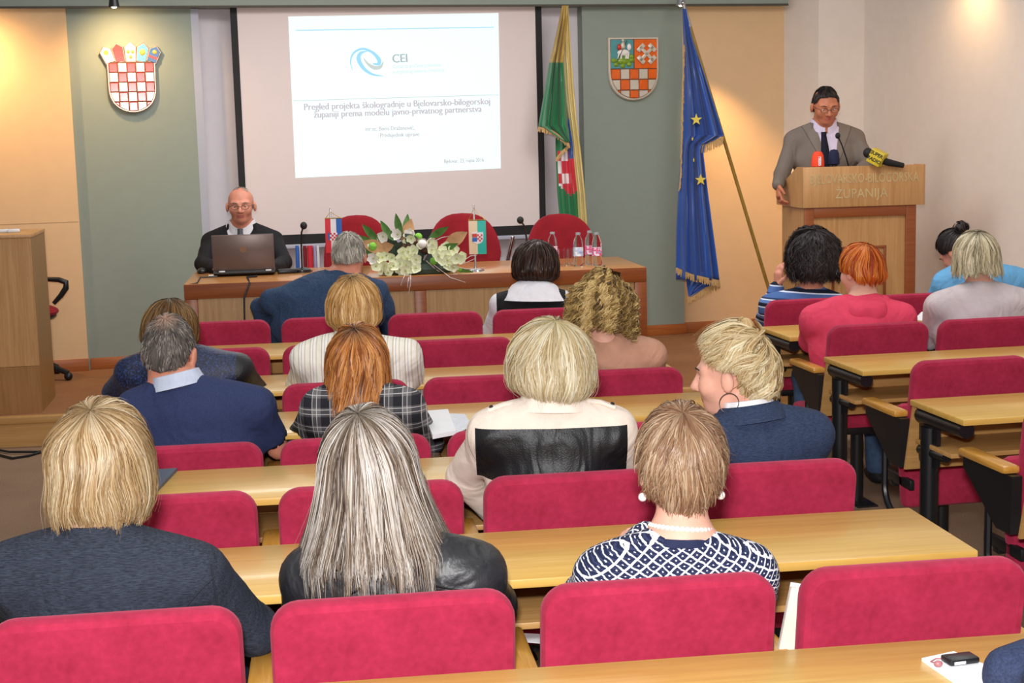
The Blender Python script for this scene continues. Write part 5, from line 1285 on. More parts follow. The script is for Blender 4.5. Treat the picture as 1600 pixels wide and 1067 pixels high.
    for hv, hf_ in hands:
        f = np.concatenate([f, hf_ + len(v)]); v = np.concatenate([v, hv]); mi = np.concatenate([mi, np.zeros(len(hf_), int)])
    link_obj('body', np_mesh('body', v - L, f, [SKIN[skin], mLip], mi), root)
    T = lambda x, y, z: hc + R @ (V(x * wide, y, z) * hs) - L
    for s_ in (-1, 1):
        m = MB(); m.ball(tuple(T(s_ * .031, .0690, .0)), .0125 * hs, 12, 8); e_ = m.build('eye', mEye, root)
        m = MB(); m.ball(tuple(T(s_ * .031, .0775, -.001)), .0055 * hs, 10, 6); m.build('iris', mIris, e_)
        m = MB(); m.tube([tuple(T(s_ * .014, .0935, .022)), tuple(T(s_ * .030, .0905, .027)), tuple(T(s_ * .048, .075, .022))], [.002, .0028, .0014], 6); m.build('eyebrow', brow or mBrow, root)
    # clothes
    c_ = Sdf(); torso(c_, topoff)
    if sleeve <= .5:
        pass
    c_.plane(V(0, 0, base_z + hemz), (0, 0, -1), .01)
    cv, cf = c_.surface(.0120, noise=fold, nf=15, seed=seed)
    if sleeve <= .5:      # short sleeves: cut the cloth above the elbow
        cc = cv[cf].mean(1); keep = np.ones(len(cf), bool)
        for s_ in (-1, 1):
            d = EL[s_] - SHJ[s_]; t = ((cc - SHJ[s_]) @ d) / (d @ d); dist = np.linalg.norm(cc - SHJ[s_] - np.clip(t, 0, 1.2)[:, None] * d, axis=1); keep &= ~((t > sleeve * 1.6) & (dist < .10) & (((cc - shc) @ sx) * s_ > half - .10))
        cf = cf[keep]
    ob = link_obj(top_name, np_mesh(top_name, cv - L, cf, [top]), root)
    if sleeve <= .5: sm = ob.modifiers.new('hem', 'SOLIDIFY'); sm.thickness = .004
    t_ = Sdf(); o = .010
    t_.cone(HP[-1], HP[1], .115 * bw + o, .115 * bw + o, .05); t_.cone(hip, hip + V(0, 0, .08), .14 * bw + o, .145 * bw + o, .04, .8, sx)
    for s_ in (-1, 1): t_.cone(HP[s_], KN[s_], .082 + o, .062 + o, .03); t_.cone(KN[s_], AN[s_], .058 + o, .046 + o, .02)
    tv, tf = t_.surface(.021, noise=.003, nf=14, seed=seed + 2); link_obj('trousers', np_mesh('trousers', tv - L, tf, [LEGM[legs]]), root)
    for s_ in (-1, 1):
        sh_ = Sdf(); a = AN[s_]; sh_.ell(a + hf * .06 + V(0, 0, -.055), (.044, .13, .034), .01); sh_.cone(a + V(0, 0, -.04), a + V(0, 0, .02), .045, .043, .02); sh_.plane((0, 0, base_z + .002), (0, 0, -1), .002)
        sv, sf = sh_.surface(.014); link_obj('shoe', np_mesh('shoe', sv - L, sf, [mBlackMat]), root)
    if hair: make_hair(root, hc, R, dict(hair, sc=hs * hair.get('sc', 1.0)), seed)
    root_info = dict(root=root, hc=hc, R=R, nb=nb, hj=hj, shc=shc, sx=sx, fw=fw, SHJ=SHJ, L=L, T=T, EL=EL, WR=WR, cv=cv)
    if collar:
        ax_ = unit(hj - nb) * .45 + V(0, 0, 1)
        for k in collar: collar_band(root, nb + V(*k.get('off', (0, 0, .004))) - fw * .004, ax_, k.get('r0', .064), k.get('r1', .060), k.get('h', .035), k['mat'], k.get('name', 'collar'), k.get('open', 30), k.get('thick', .006), k.get('drop', .02), k.get('yaw', 0), k.get('fall', .0), k.get('dip', .022))
    return root_info
LEGM = {'jeans': plain('denim_trousers', '#3c5474', .85, var=.18, nscale=40, bump=.2, bscale=300), 'dark': plain('dark_trousers', '#1d1e24', .8, var=.1), 'grey': plain('grey_suit_trousers', '#6d6257', .8, var=.06)}
# ------------------------------------------------------------------ clothes
def fabric(name, col, var=.1, ns=30, bump=.25, bs=350, rough=.85, **kw):
    n = NT(name); c = lin(col); out = n.ramp(n.noise(ns), [(.3, tuple(x * (1 - var) for x in c[:3]) + (1,)), (.7, tuple(min(1, x * (1 + var)) for x in c[:3]) + (1,))])
    n.folds(n.noise(bs, detail=2)); return n.done(out, rough, 0, .25, **kw)
def weave(name, a, b, stretch=(1, 1, 1), sc=160, rough=.85):
    n = NT(name); v = n.mapping(n.oc(), stretch); g = n.noise(sc, v, 3, .7); n.folds(g)
    return n.done(n.ramp(g, [(.38, lin(a)), (.62, lin(b))]), rough, 0, .25)
def frac_(n, x, k, off=0): return n.math('FRACT', n.math('MULTIPLY_ADD', x, k, off + 50.0))
def plaid_mat():
    n = NT('plaid_wool'); x, y, z = n.sep(n.oc())
    def lines(c, k, off): f = frac_(n, c, k, off); return n.math('LESS_THAN', f, .14)
    def band(c, k, off): return n.math('LESS_THAN', frac_(n, c, k, off), .5)
    g = n.math('ADD', n.math('MULTIPLY', band(x, 17, 0), .5), n.math('MULTIPLY', band(z, 17, .2), .5))
    col = n.ramp(g, [(0, lin('#6c6b6c')), (.5, lin('#45454a')), (1, lin('#232329'))])
    w = n.math('MAXIMUM', n.math('MULTIPLY', lines(x, 68, 0), band(x, 17, .5)), n.math('MULTIPLY', lines(z, 68, .3), band(z, 17, .7)))
    col = n.mix(n.math('MULTIPLY', w, .75), col, lin('#c9c7c6')); n.folds(n.noise(300))
    return n.done(col, .9, 0, .2)
def vstripe_mat():
    n = NT('striped_white_jacket'); x, y, z = n.sep(n.oc()); f = frac_(n, x, 22)
    col = n.ramp(f, [(0, lin('#e6e2d8')), (.22, lin('#bcb39a')), (.30, lin('#eceae4')), (.48, lin('#a9a6a4')), (.53, lin('#eceae4')), (.74, lin('#cfc7ae')), (.84, lin('#e9e6de'))], True)
    n.folds(n.noise(250)); return n.done(col, .8, 0, .25)
def hstripe_mat():
    n = NT('striped_blue_sweater'); x, y, z = n.sep(n.oc()); zz = n.math('ADD', z, n.math('MULTIPLY', x, .08)); f = frac_(n, zz, 11.5, .35)
    col = n.ramp(f, [(0, lin('#4a68a0')), (.36, lin('#c9d2e4')), (.44, lin('#1b2233')), (.66, lin('#5d7cb4')), (.84, lin('#e1e6ef')), (.90, lin('#2d3c60'))], True)
    n.folds(n.noise(250)); return n.done(col, .9, 0, .2)
def lattice_mat():
    n = NT('navy_white_woven_jacket'); v = n.oc(); nz = n.noise(60, v, 2); x, y, z = n.sep(v); jit = n.math('MULTIPLY_ADD', nz, .006, -.003)
    x = n.math('ADD', n.math('ADD', x, jit), n.math('MULTIPLY', y, .35)); z = n.math('ADD', n.math('ADD', z, jit), n.math('MULTIPLY', y, -.45))
    a = n.math('ADD', n.math('MULTIPLY', x, 33), n.math('MULTIPLY', z, 58)); b = n.math('SUBTRACT', n.math('MULTIPLY', x, 33), n.math('MULTIPLY', z, 58))
    def ln(q, w): f = n.math('FRACT', n.math('ADD', q, 100)); return n.math('LESS_THAN', n.math('ABSOLUTE', n.math('SUBTRACT', f, .5)), w)
    m1 = n.math('MAXIMUM', ln(a, .095), ln(b, .095))
    fa = n.math('FRACT', n.math('ADD', a, 100)); fb = n.math('FRACT', n.math('ADD', b, 100))
    dot = n.math('MULTIPLY', ln(n.math('ADD', a, .5), .08), ln(n.math('ADD', b, .5), .08))
    m2 = n.math('MAXIMUM', m1, dot)
    th = n.math('MULTIPLY', n.math('LESS_THAN', frac_(n, z, 190), .3), .35)
    col = n.mix(m2, n.mix(th, lin('#1d2340'), lin('#4a5274')), lin('#dcdde2')); n.bump(m2, .4, .003)
    return n.done(col, .85, 0, .2)
def leather(name, col='#15161a', rough=.46):
    n = NT(name); n.folds(n.noise(120, detail=3), .05, .6, .03, 9)
    return n.done(n.ramp(n.noise(8), [(.3, lin(col)), (.7, lin('#26272c'))]), rough, 0, .5)
def mask_mat(name, a, b, test, ra=.85, rb=.85, bump=0):
    """two cloths in one garment, split by a pattern piece: test(n, x, y, z) -> 0/1"""
    n = NT(name); x, y, z = n.sep(n.oc()); t = test(n, x, y, z); ca, cb = lin(a), lin(b); g = n.noise(30)
    va = n.ramp(g, [(.3, tuple(q * .92 for q in ca[:3]) + (1,)), (.7, ca)]); vb = n.ramp(g, [(.3, tuple(q * .85 for q in cb[:3]) + (1,)), (.7, cb)])
    n.folds(n.noise(300)); r = n.math('ADD', n.math('MULTIPLY', t, rb - ra), ra)
    return n.done(n.mix(t, va, vb), r, 0, .35)
LT = lambda n, a, b: n.math('LESS_THAN', a, b)
AND = lambda n, *q: q[0] if len(q) == 1 else n.math('MULTIPLY', q[0], AND(n, *q[1:]))
def absx(n, x, c): return n.math('ABSOLUTE', n.math('SUBTRACT', x, c))
def suit_mat(name, col, shirt, xc, zv, k, yfront):
    n = NT(name); x, y, z = n.sep(n.oc()); dx = absx(n, x, xc); dz = n.math('SUBTRACT', z, zv); fr = LT(n, y, yfront)
    v_ = AND(n, LT(n, dx, n.math('MULTIPLY', dz, k)), fr); lap = AND(n, LT(n, dx, n.math('MULTIPLY', dz, k * 2.1)), fr); edge = AND(n, LT(n, dx, n.math('MULTIPLY_ADD', dz, k * 2.1, .006)), fr)
    c = lin(col); dk = tuple(q * .55 for q in c[:3]) + (1,); lt = tuple(q * 1.12 for q in c[:3]) + (1,)
    out = n.mix(edge, c, dk); out = n.mix(lap, out, lt); out = n.mix(v_, out, lin(shirt)); n.folds(n.noise(300))
    return n.done(out, .8, 0, .3)
def sparkle_mat():
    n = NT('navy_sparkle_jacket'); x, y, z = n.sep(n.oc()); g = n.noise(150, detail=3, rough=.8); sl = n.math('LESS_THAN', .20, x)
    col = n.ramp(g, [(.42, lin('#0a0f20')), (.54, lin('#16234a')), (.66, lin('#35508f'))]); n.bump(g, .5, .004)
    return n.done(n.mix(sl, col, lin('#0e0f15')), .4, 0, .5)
mShirtW = fabric('shirt_white', '#e4e4ea', .03); mShirtB = fabric('polo_collar_pale_blue', '#b9c2d6', .05)

# hair colours
hm = dict(
 bob=hair_mat('hair_dark_blonde', ['#6e5335', '#a58055', '#c9a878', '#e2cfae'], .40, '#6b5638', k=0.62),
 lea=hair_mat('hair_highlighted', ['#33251c', '#766050', '#c0aa94', '#f0e8e0'], .38, '#4b4233', k=0.50),
 pat=hair_mat('hair_light_brown', ['#6b4734', '#8f674c', '#a98464', '#cdb294'], .40, '#7a5a42', k=0.66),
 cre=hair_mat('hair_ash_blonde', ['#8a6f4c', '#bfa476', '#d9c69c', '#efe6cc'], .42, '#a99a6c', k=0.72),
 bla=hair_mat('hair_golden_blonde', ['#7a5733', '#b58f5c', '#dcc290', '#f0e2bd'], .42, '#d6bd8a', k=0.75),
 tee=hair_mat('hair_grey_brown', ['#2e2926', '#4a4440', '#6a625c', '#938a82'], .6, '#a98673'),
 pla=hair_mat('hair_auburn', ['#4a2a18', '#8a4f24', '#b06c32', '#c98d50'], .38, '#2e2420'),
 stp=hair_mat('hair_ginger_blonde', ['#7d5426', '#a87a42', '#c69a5e', '#dcbc88'], .40, '#6b5230'),
 spa=hair_mat('hair_brown', ['#2a1a10', '#4e3418', '#6c4e2a', '#8a6a3e'], .40, '#4a3218'),
 cur=hair_mat('hair_curly_blonde', ['#3e2d1a', '#7a5e34', '#a88a50', '#cdb078'], .45, '#5c4524'),
 man=hair_mat('hair_grey', ['#5c5852', '#8f8b82', '#b5b0a4', '#d0ccc0'], .55),
 drk=hair_mat('hair_dark_brown', ['#130d0b', '#251813', '#38241b', '#4c342a'], .36),
 blk=hair_mat('hair_black', ['#0c0a0a', '#191413', '#251d1b', '#33292a'], .45),
 red=hair_mat('hair_orange_red', ['#7a2a10', '#b34a18', '#cf6a22', '#d98a3a'], .40, '#b5641e'),
 gry=hair_mat('hair_streaked_blonde', ['#4e4538', '#8c8066', '#b8ab88', '#dcd4b8'], .40, '#5a5140'))
GA = 'people seated in the left block'; GB = 'people seated in the right block'
def HDp(px, py, y, drop): return at(px, py, y) - V(0, 0, drop)

# --- nearest row
P = {}
Lx = lambda X: 2.742 + .125 * X
P['denim'] = person('woman with a dark blonde bob and dark denim jacket seen from behind, nearest row', at(150, 1000, 2.88) * [1, 1, 0] + V(0, .05, .53),
    HDp(152, 630, 2.95, .128), (0, 6, 0), at(160, 858, 2.87) - V(0, 0, .055), .242, weave('denim_jacket', '#1d212b', '#353b49', (.25, 1, 3), 240),
    dict(mat=hm['bob'], ax=(.106, .116, .124), tilt=30, zend=[(0, .07), (42, .06), (55, -.095), (100, -.112), (180, -.118)], flare=.03, tuck=.18, n=11000, seg=11, w=.00095, wave=.007, wfreq=1.5, messy=.12, depth=.012, tonevar=.24, streak=.2, root_max=.5, rwave=False, fly=.025),
    arms={1: (at(398, 985, 2.98), at(350, 985, 3.22)), -1: (at(-40, 960, 2.98), at(60, 960, 3.2))}, collar=[dict(mat=weave('denim_collar', '#1d212b', '#353b49', (.25, 1, 3), 240), r0=.070, r1=.066, h=.022, drop=.012, open=40)], seed=3, group=GA, shroll=2, bw=1.08, slope=.062)
P['leather'] = person('woman with long highlighted straight hair in a black leather jacket, nearest row', at(612, 1000, 2.95) * [1, 1, 0] + V(0, .02, .53),
    HDp(572, 640, 2.98, .130), (4, 10, -3), at(613, 862, 2.92) - V(0, 0, .052), .222, leather('black_leather_jacket'),
    dict(mat=hm['lea'], ax=(.100, .112, .126), tilt=26, part=-6, zend=[(0, .07), (42, .06), (52, -.13), (100, -.185), (180, -.200)], flare=.60, n=13000, seg=12, w=.00090, wave=.003, wfreq=1.2, messy=.16, depth=.018, tonevar=.40, streak=.28, root_max=.42, ragged=.10, fly=.03, rootlen=.22, backfall=-.1),
    collar=[dict(mat=leather('black_leather_collar'), r0=.068, r1=.064, h=.03, open=40)], seed=4, group=GA, fold=.003, slope=.06)
P['pattern'] = person('woman with short light brown hair, pearls and a navy and white patterned jacket', at(1058, 950, 3.0) * [1, 1, 0] + V(0, .03, .53),
    HDp(1063, 638, 3.02, .124), (0, 7, 0), at(1056, 862, 2.96) - V(0, 0, .056), .205, lattice_mat(),
    dict(mat=hm['pat'], ax=(.090, .108, .121), tilt=28, hang=False, zend=[(0, .07), (40, .06), (62, .015), (80, .005), (98, -.015), (112, -.07), (140, -.095), (180, -.108)], n=11000, seg=6, w=.00095, wave=.002, messy=.35, depth=.006, lift=.010, len=.085, root_max=.98, tonevar=.26, streak=.18, fly=.03, frizz=.0006),
    skin='fair', seed=5, group=GA, slope=.06, collar=[dict(mat=fabric('jacket_band_navy', '#232a48'), r0=.067, r1=.060, h=.010, drop=.006, open=50)])
# --- second row
zy = at(860, 740, 3.88)[2]; zy1 = at(860, 672, 3.88)[2]; xr = at(860, 700, 3.88)[0]
P['cream'] = person('woman with an ash blonde bob in a cream jacket with black leather yoke', at(880, 800, 3.9) * [1, 1, 0] + V(0, .03, .53),
    HDp(857, 499, 3.93, .134), (18, 8, 0), at(862, 652, 3.88) - V(0, 0, .046), .222,
    mask_mat('cream_jacket_black_yoke', '#e2d3c6', '#17191c', lambda n, x, y, z: AND(n, LT(n, absx(n, x, -.03), .202), LT(n, zy - .005, z), LT(n, z, zy1 + .02), LT(n, y, -.0)), .8, .42),
    dict(mat=hm['cre'], ax=(.112, .122, .126), tilt=22, part=4, zend=[(0, .05), (35, .04), (50, -.06), (90, -.075), (130, -.10), (180, -.118)], flare=-.05, tuck=.5, n=10000, seg=10, w=.0011, wave=.005, wfreq=1.3, messy=.42, ragged=.06, depth=.016, lift=.010, tonevar=.24, streak=.2, root_max=.6, fly=.05),
    arms={-1: (at(728, 745, 4.02), at(775, 800, 4.12)), 1: (at(1000, 745, 4.02), at(960, 770, 4.2))}, collar=[dict(mat=fabric('cream_collar', '#e6d8cc', .04), r0=.078, r1=.066, h=.045, drop=.018, fall=.012, open=30)], seed=6, group=GA, fold=.003, slope=.066, hemz=.56)
P['blazer'] = person('woman in profile with a blonde updo, hoop earring and navy blazer', at(1235, 800, 4.0) * [1, 1, 0] + V(0, .03, .53),
    HDp(1142, 516, 4.03, .122), (68, 6, 0), at(1188, 668, 3.98) - V(0, 0, .04), .205, weave('navy_blazer', '#232d45', '#34425e', (.4, 1, 3), 200),
    dict(mat=hm['bla'], ax=(.098, .112, .122), c0=(0, -.016, .018), tilt=50, hang=False, zend=[(0, .085), (38, .07), (55, .035), (75, .012), (98, .0), (115, -.05), (180, -.075)], n=8000, seg=10, w=.0011, wave=.005, wfreq=1.6, messy=.6, depth=.008, lift=.014, tonevar=.24, streak=.15, root_max=.8, fly=.08, frizz=.0004),
    shyaw=14, shroll=-3, collar=[dict(mat=fabric('white_blouse_collar', '#e8e6ea', .03), r0=.066, r1=.061, h=.036, drop=.0, open=25, yaw=25), dict(mat=weave('navy_lapel_collar', '#232d45', '#34425e', (.4, 1, 3), 200), r0=.080, r1=.071, h=.022, drop=.025, fall=.014, open=38, name='blazer_collar', yaw=20)], seed=7, group=GA, skin='fair', slope=.062, hs=1.0)
# --- third row
P['tee'] = person('man with thinning cropped hair in a navy blue t-shirt with pale collar', at(315, 720, 4.72) * [1, 1, 0] + V(0, .03, .53),
    HDp(262, 494, 4.80, .120), (-4, 10, 3), at(305, 615, 4.74) - V(0, 0, .052), .252, weave('navy_tshirt', '#262f52', '#2f395e', (1, 1, 1), 300),
    dict(mat=hm['tee'], ax=(.0835, .1055, .1215), c0=(0, -.014, .006), tilt=30, hang=False, zend=[(0, .08), (40, .07), (62, .03), (80, .02), (100, -.005), (115, -.055), (180, -.078)], n=7000, seg=4, w=.0008, messy=.35, depth=.001, lift=.004, len=.022, root_max=.99, cap_in=.0025, tonevar=.3, streak=.05, fly=0, rootlen=.32),
    skin='ruddy', arms={1: (at(434, 700, 4.84), at(468, 712, 5.06)), -1: (at(190, 690, 4.9), at(235, 720, 5.15))}, sleeve=.46, collar=[dict(mat=mShirtB, r0=.078, r1=.068, h=.040, drop=.006, fall=.006, open=30)], seed=8, group=GA, bw=1.12, wide=1.02, neck_r=.062, top_name='t_shirt', slope=.07, fold=.002)
P['plaid'] = person('woman with long auburn hair in a grey plaid jacket', at(565, 720, 4.78) * [1, 1, 0] + V(0, .03, .53),
    HDp(557, 511, 4.83, .126), (-2, 10, 0), at(566, 624, 4.77) - V(0, 0, .035), .198, plaid_mat(),
    dict(mat=hm['pla'], ax=(.098, .112, .124), tilt=30, zend=[(0, .07), (42, .06), (52, -.10), (100, -.135), (180, -.165)], flare=.16, n=7000, seg=12, w=.0013, wave=.007, wfreq=1.7, messy=.12, depth=.014, lift=.006, tonevar=.26, streak=.3, root_max=.42, ragged=.09, fly=.02, rootlen=.3),
    arms={1: (at(668, 690, 4.98), at(640, 660, 5.2)), -1: (at(468, 690, 4.95), at(500, 680, 5.2))}, seed=9, group=GA, slope=.062, fold=.003, collar=[dict(mat=plaid_mat(), r0=.070, r1=.066, h=.03, open=40)])
# --- fourth row
P['sparkle'] = person('woman with parted brown hair leaning in a sparkling navy jacket', at(300, 640, 5.62) * [1, 1, 0] + V(-.02, .03, .53),
    HDp(264, 470, 5.78, .124), (0, 14, 2), at(288, 560, 5.68) - V(0, 0, .055), .262,
    sparkle_mat(),
    dict(mat=hm['spa'], ax=(.108, .118, .124), tilt=12, zend=[(0, .06), (42, .05), (55, -.06), (100, -.07), (180, -.095)], flare=.03, tuck=.3, n=4000, seg=9, w=.0016, wave=.004, messy=.1, tonevar=.25, streak=.2, root_max=.5),
    arms={1: (at(398, 612, 5.8), at(425, 660, 5.95)), -1: (at(182, 612, 5.8), at(200, 660, 5.95))}, seed=10, group=GA, fold=.004, bw=1.05)
P['stripes'] = person('woman with a ginger blonde bob in a white striped jacket', at(560, 640, 5.66) * [1, 1, 0] + V(0, .03, .53),
    HDp(551, 432, 5.70, .126), (0, 8, 0), at(557, 547, 5.66) - V(0, 0, .035), .248, vstripe_mat(),
    dict(mat=hm['stp'], ax=(.105, .116, .124), tilt=24, zend=[(0, .06), (42, .05), (55, -.075), (100, -.088), (180, -.10)], flare=-.02, tuck=.45, n=6000, seg=10, w=.0014, wave=.003, messy=.12, tonevar=.24, streak=.25, root_max=.5, fly=.015),
    arms={1: (at(648, 618, 5.84), at(615, 600, 6.05)), -1: (at(463, 618, 5.84), at(500, 600, 6.05))}, seed=11, group=GA, fold=.004, collar=[dict(mat=vstripe_mat(), r0=.074, r1=.066, h=.035, drop=.02, fall=.01, open=35)], slope=.066)
# --- fifth row
P['curly'] = person('woman with a curly blonde updo in a dusty beige suede jacket', at(955, 640, 5.72) * [1, 1, 0] + V(0, .03, .53),
    HDp(940, 428, 5.76, .142), (-6, 16, 4), at(955, 540, 5.70) - V(0, 0, .045), .205, fabric('beige_suede', '#b98b74', .1, 14, .3, 120),
    dict(mat=hm['cur'], ax=(.118, .118, .122), tilt=10, zend=[(0, .07), (42, .05), (55, -.10), (100, -.12), (180, -.105)], flare=.12, n=5000, seg=16, w=.0021, percl=26, curl=.013, cfreq=2.2, messy=.3, depth=.02, lift=.012, tonevar=.28, streak=.1, root_max=.6, ragged=.06, fly=.03, cap_in=.02),
    seed=12, group=GA, fold=.004, skin='fair', slope=.06, bw=1.05)
# --- front row
P['jacketman'] = person('grey haired man in a blue jacket leaning to his left elbow, front row', at(545, 560, 7.55) * [1, 1, 0] + V(0, .03, .53),
    HDp(544, 364, 7.72, .124), (0, 16, 0), at(508, 452, 7.66) - V(0, 0, .045), .33, weave('blue_jacket', '#2a3c58', '#38506f', (1, 1, 1), 160),
    dict(mat=hm['man'], ax=(.0855, .107, .1225), c0=(0, -.014, .006), tilt=28, hang=False, zend=[(0, .08), (40, .07), (62, .03), (80, .02), (100, -.005), (115, -.05), (180, -.072)], n=4000, seg=5, w=.0012, messy=.35, depth=.002, lift=.006, len=.04, root_max=.98, cap_in=.003, tonevar=.28, streak=.1, fly=0, thin=((0, -.03, .118), .035)),
    skin='ruddy', arms={-1: (at(408, 480, 7.75), at(425, 535, 7.85)), 1: (at(612, 520, 7.78), at(590, 560, 7.9))}, seed=13, group=GA, fold=.006, bw=1.1, neck_r=.062, shroll=-4, slope=.085, nbh=.10, wide=1.03, collar=[dict(mat=weave('blue_jacket_collar', '#2a3c58', '#38506f', (1, 1, 1), 160), r0=.080, r1=.072, h=.028, drop=.02, fall=.012, open=40)])
xv = at(835, 470, 7.6)
P['vest'] = person('dark haired woman in a white blouse and black vest, front row', at(832, 560, 7.52) * [1, 1, 0] + V(0, .03, .53),
    HDp(836, 377, 7.62, .128), (-4, 14, 2), at(832, 462, 7.56) - V(0, 0, .05), .215, mask_mat('black_vest_white_sleeves', '#e6e6ee', '#15161b', lambda n, x, y, z: LT(n, absx(n, x, .0), .178), .8, .8),
    dict(mat=hm['drk'], ax=(.122, .122, .126), tilt=20, part=5, zend=[(0, .06), (42, .05), (55, -.085), (100, -.10), (180, -.105)], flare=-.04, tuck=.5, n=4000, seg=9, w=.002, wave=.006, messy=.25, tonevar=.24, streak=.15, root_max=.55),
    arms={-1: (at(768, 520, 7.7), at(790, 560, 7.85)), 1: (at(905, 520, 7.7), at(880, 560, 7.9))}, seed=14, group=GA, collar=[dict(mat=fabric('white_blouse', '#e8e8f0', .03), r0=.080, r1=.066, h=.045, drop=.055, fall=.075, open=20, thick=.008)])
# --- right block
P['strman'] = person('man with bushy black hair in a blue striped sweater, right block', at(1262, 540, 7.68) * [1, 1, 0] + V(-.03, .03, .53),
    HDp(1270, 356, 7.74, .142), (4, 6, 0), at(1254, 466, 7.68) - V(0, 0, .045), .225, hstripe_mat(),
    dict(mat=hm['blk'], ax=(.128, .130, .132), tilt=25, zend=[(0, .07), (40, .06), (52, -.11), (100, -.145), (180, -.15)], flare=.03, tuck=.2, n=5000, seg=10, w=.0018, curl=.008, cfreq=2.2, wave=.006, messy=.6, depth=.02, lift=.012, tonevar=.25, streak=.1, root_max=.6, fly=.08, frizz=.003, cap_in=.016),
    skin='ruddy', arms={-1: (at(1196, 500, 7.85), at(1213, 449, 7.98), dict(dir=(.15, .05, 1), n=(.9, .3, -.1), thumb=-1, curl=.55))}, seed=15, group=GB, top_name='sweater', slope=.06)
P['hood'] = person('woman with short orange hair and glasses in a red hooded sweatshirt', at(1345, 640, 6.68) * [1, 1, 0] + V(0, .03, .53),
    HDp(1345, 382, 6.78, .122), (32, 8, 0), at(1340, 482, 6.7) - V(0, 0, .05), .258, fabric('red_sweatshirt', '#dd4563', .06, 20),
    dict(mat=hm['red'], ax=(.098, .112, .122), tilt=24, zend=[(0, .06), (38, .05), (55, .0), (75, -.02), (95, -.03), (115, -.07), (180, -.082)], hang=True, tuck=.4, n=4500, seg=9, w=.0016, wave=.003, messy=.22, tonevar=.28, streak=.3, root_max=.7, fly=.015),
    arms={-1: (at(1268, 535, 6.85), at(1310, 560, 7.0)), 1: (at(1412, 540, 6.85), at(1390, 560, 7.05))}, seed=16, group=GB, top_name='sweatshirt', fold=.006, bw=1.16, slope=.075)
P['bun'] = person('person with a dark hair bun in a light blue shirt bent over, far right', at(1535, 540, 7.95) * [1, 1, 0] + V(0, .03, .53),
    HDp(1495, 356, 8.06, .128), (42, 42, -10), at(1535, 442, 7.98) - V(0, 0, .0), .262, fabric('light_blue_shirt', '#66a6d4', .06, 20),
    dict(mat=hm['blk'], ax=(.088, .109, .123), c0=(0, -.014, .006), tilt=60, hang=False, zend=[(0, .08), (40, .065), (60, .02), (80, .01), (100, .0), (115, -.04), (180, -.07)], n=2500, seg=8, w=.0016, messy=.08, depth=.002, lift=.004, root_max=.7, cap_in=.004, tonevar=.2),
    skin='ruddy', seed=17, group=GB, top_name='shirt', fold=.004, slope=.09, bw=1.1)
P['grey'] = person('woman with streaked blonde hair in a light grey cardigan, right block', at(1530, 640, 6.82) * [1, 1, 0] + V(0, .03, .53),
    HDp(1525, 362, 6.88, .124), (0, 10, 0), at(1535, 462, 6.82) - V(0, 0, .045), .262, fabric('light_grey_cardigan', '#c4babe', .05, 18),
    dict(mat=hm['gry'], ax=(.104, .114, .122), tilt=26, zend=[(0, .06), (42, .05), (55, -.07), (100, -.092), (180, -.098)], flare=.10, n=4500, seg=9, w=.0016, wave=.003, messy=.15, tonevar=.3, streak=.3, root_max=.5, ragged=.05),
    arms={-1: (at(1452, 528, 6.95), at(1462, 508, 7.15)), 1: (at(1615, 540, 6.95), at(1590, 520, 7.15))}, seed=18, group=GB, top_name='cardigan', fold=.004, slope=.066, bw=1.08)
# --- on the stage
z_v = at(1290, 252, 9.85)[2] - .17; xs_ = at(1288, 230, 9.85)[0]
sp_seat = V(at(1288, 230, 9.92)[0], 9.92, 1.10)
P['speaker'] = person('man in a grey suit and dark tie standing behind the lectern reading', sp_seat,
    HDp(1290, 137, 9.86, .122), (184, 16, 0), at(1288, 206, 9.93) - V(0, 0, .055), .262, suit_mat('grey_suit', '#71675f', '#c9bfd6', 0.01, z_v - .12, .22, -.0),
    dict(mat=hm['blk'], ax=(.0865, .106, .122), c0=(0, -.012, .008), tilt=0, hang=False, zend=[(0, .076), (38, .068), (52, .058), (60, .03), (78, .012), (100, .0), (115, -.06), (180, -.08)], n=3500, seg=6, w=.0015, messy=.3, depth=.004, lift=.005, len=.06, root_max=.95, cap_in=.005, tonevar=.25),
    skin='tan', legs='grey', standing=True, shyaw=180, bw=1.1, seed=19, group='people on the stage', wide=1.10, neck_r=.064, nbh=.10, fold=.0025, hemz=.62, slope=.07,
    arms={1: (at(1222, 272, 9.84), at(1216, 289, 9.66), dict(dir=(.0, -.3, -1), n=(1, .1, 0), thumb=1, curl=.8)), -1: (at(1358, 255, 9.80), at(1340, 272, 9.62), dict(dir=(-.8, -.3, -.2), n=(0, .2, -1), thumb=-1, curl=.5))},
    collar=[dict(mat=fabric('shirt_lilac', '#c9bfd6', .03), off=(0, 0, .008), r0=.080, r1=.073, h=.036, drop=.02, dip=.045, open=6, yaw=180, fall=.004), dict(mat=fabric('grey_suit_collar', '#71675f', .05), r0=.084, r1=.076, h=.022, drop=.02, fall=.012, open=60, yaw=180, name='suit_collar')])
zv2 = at(375, 380, 9.62)[2] - .17
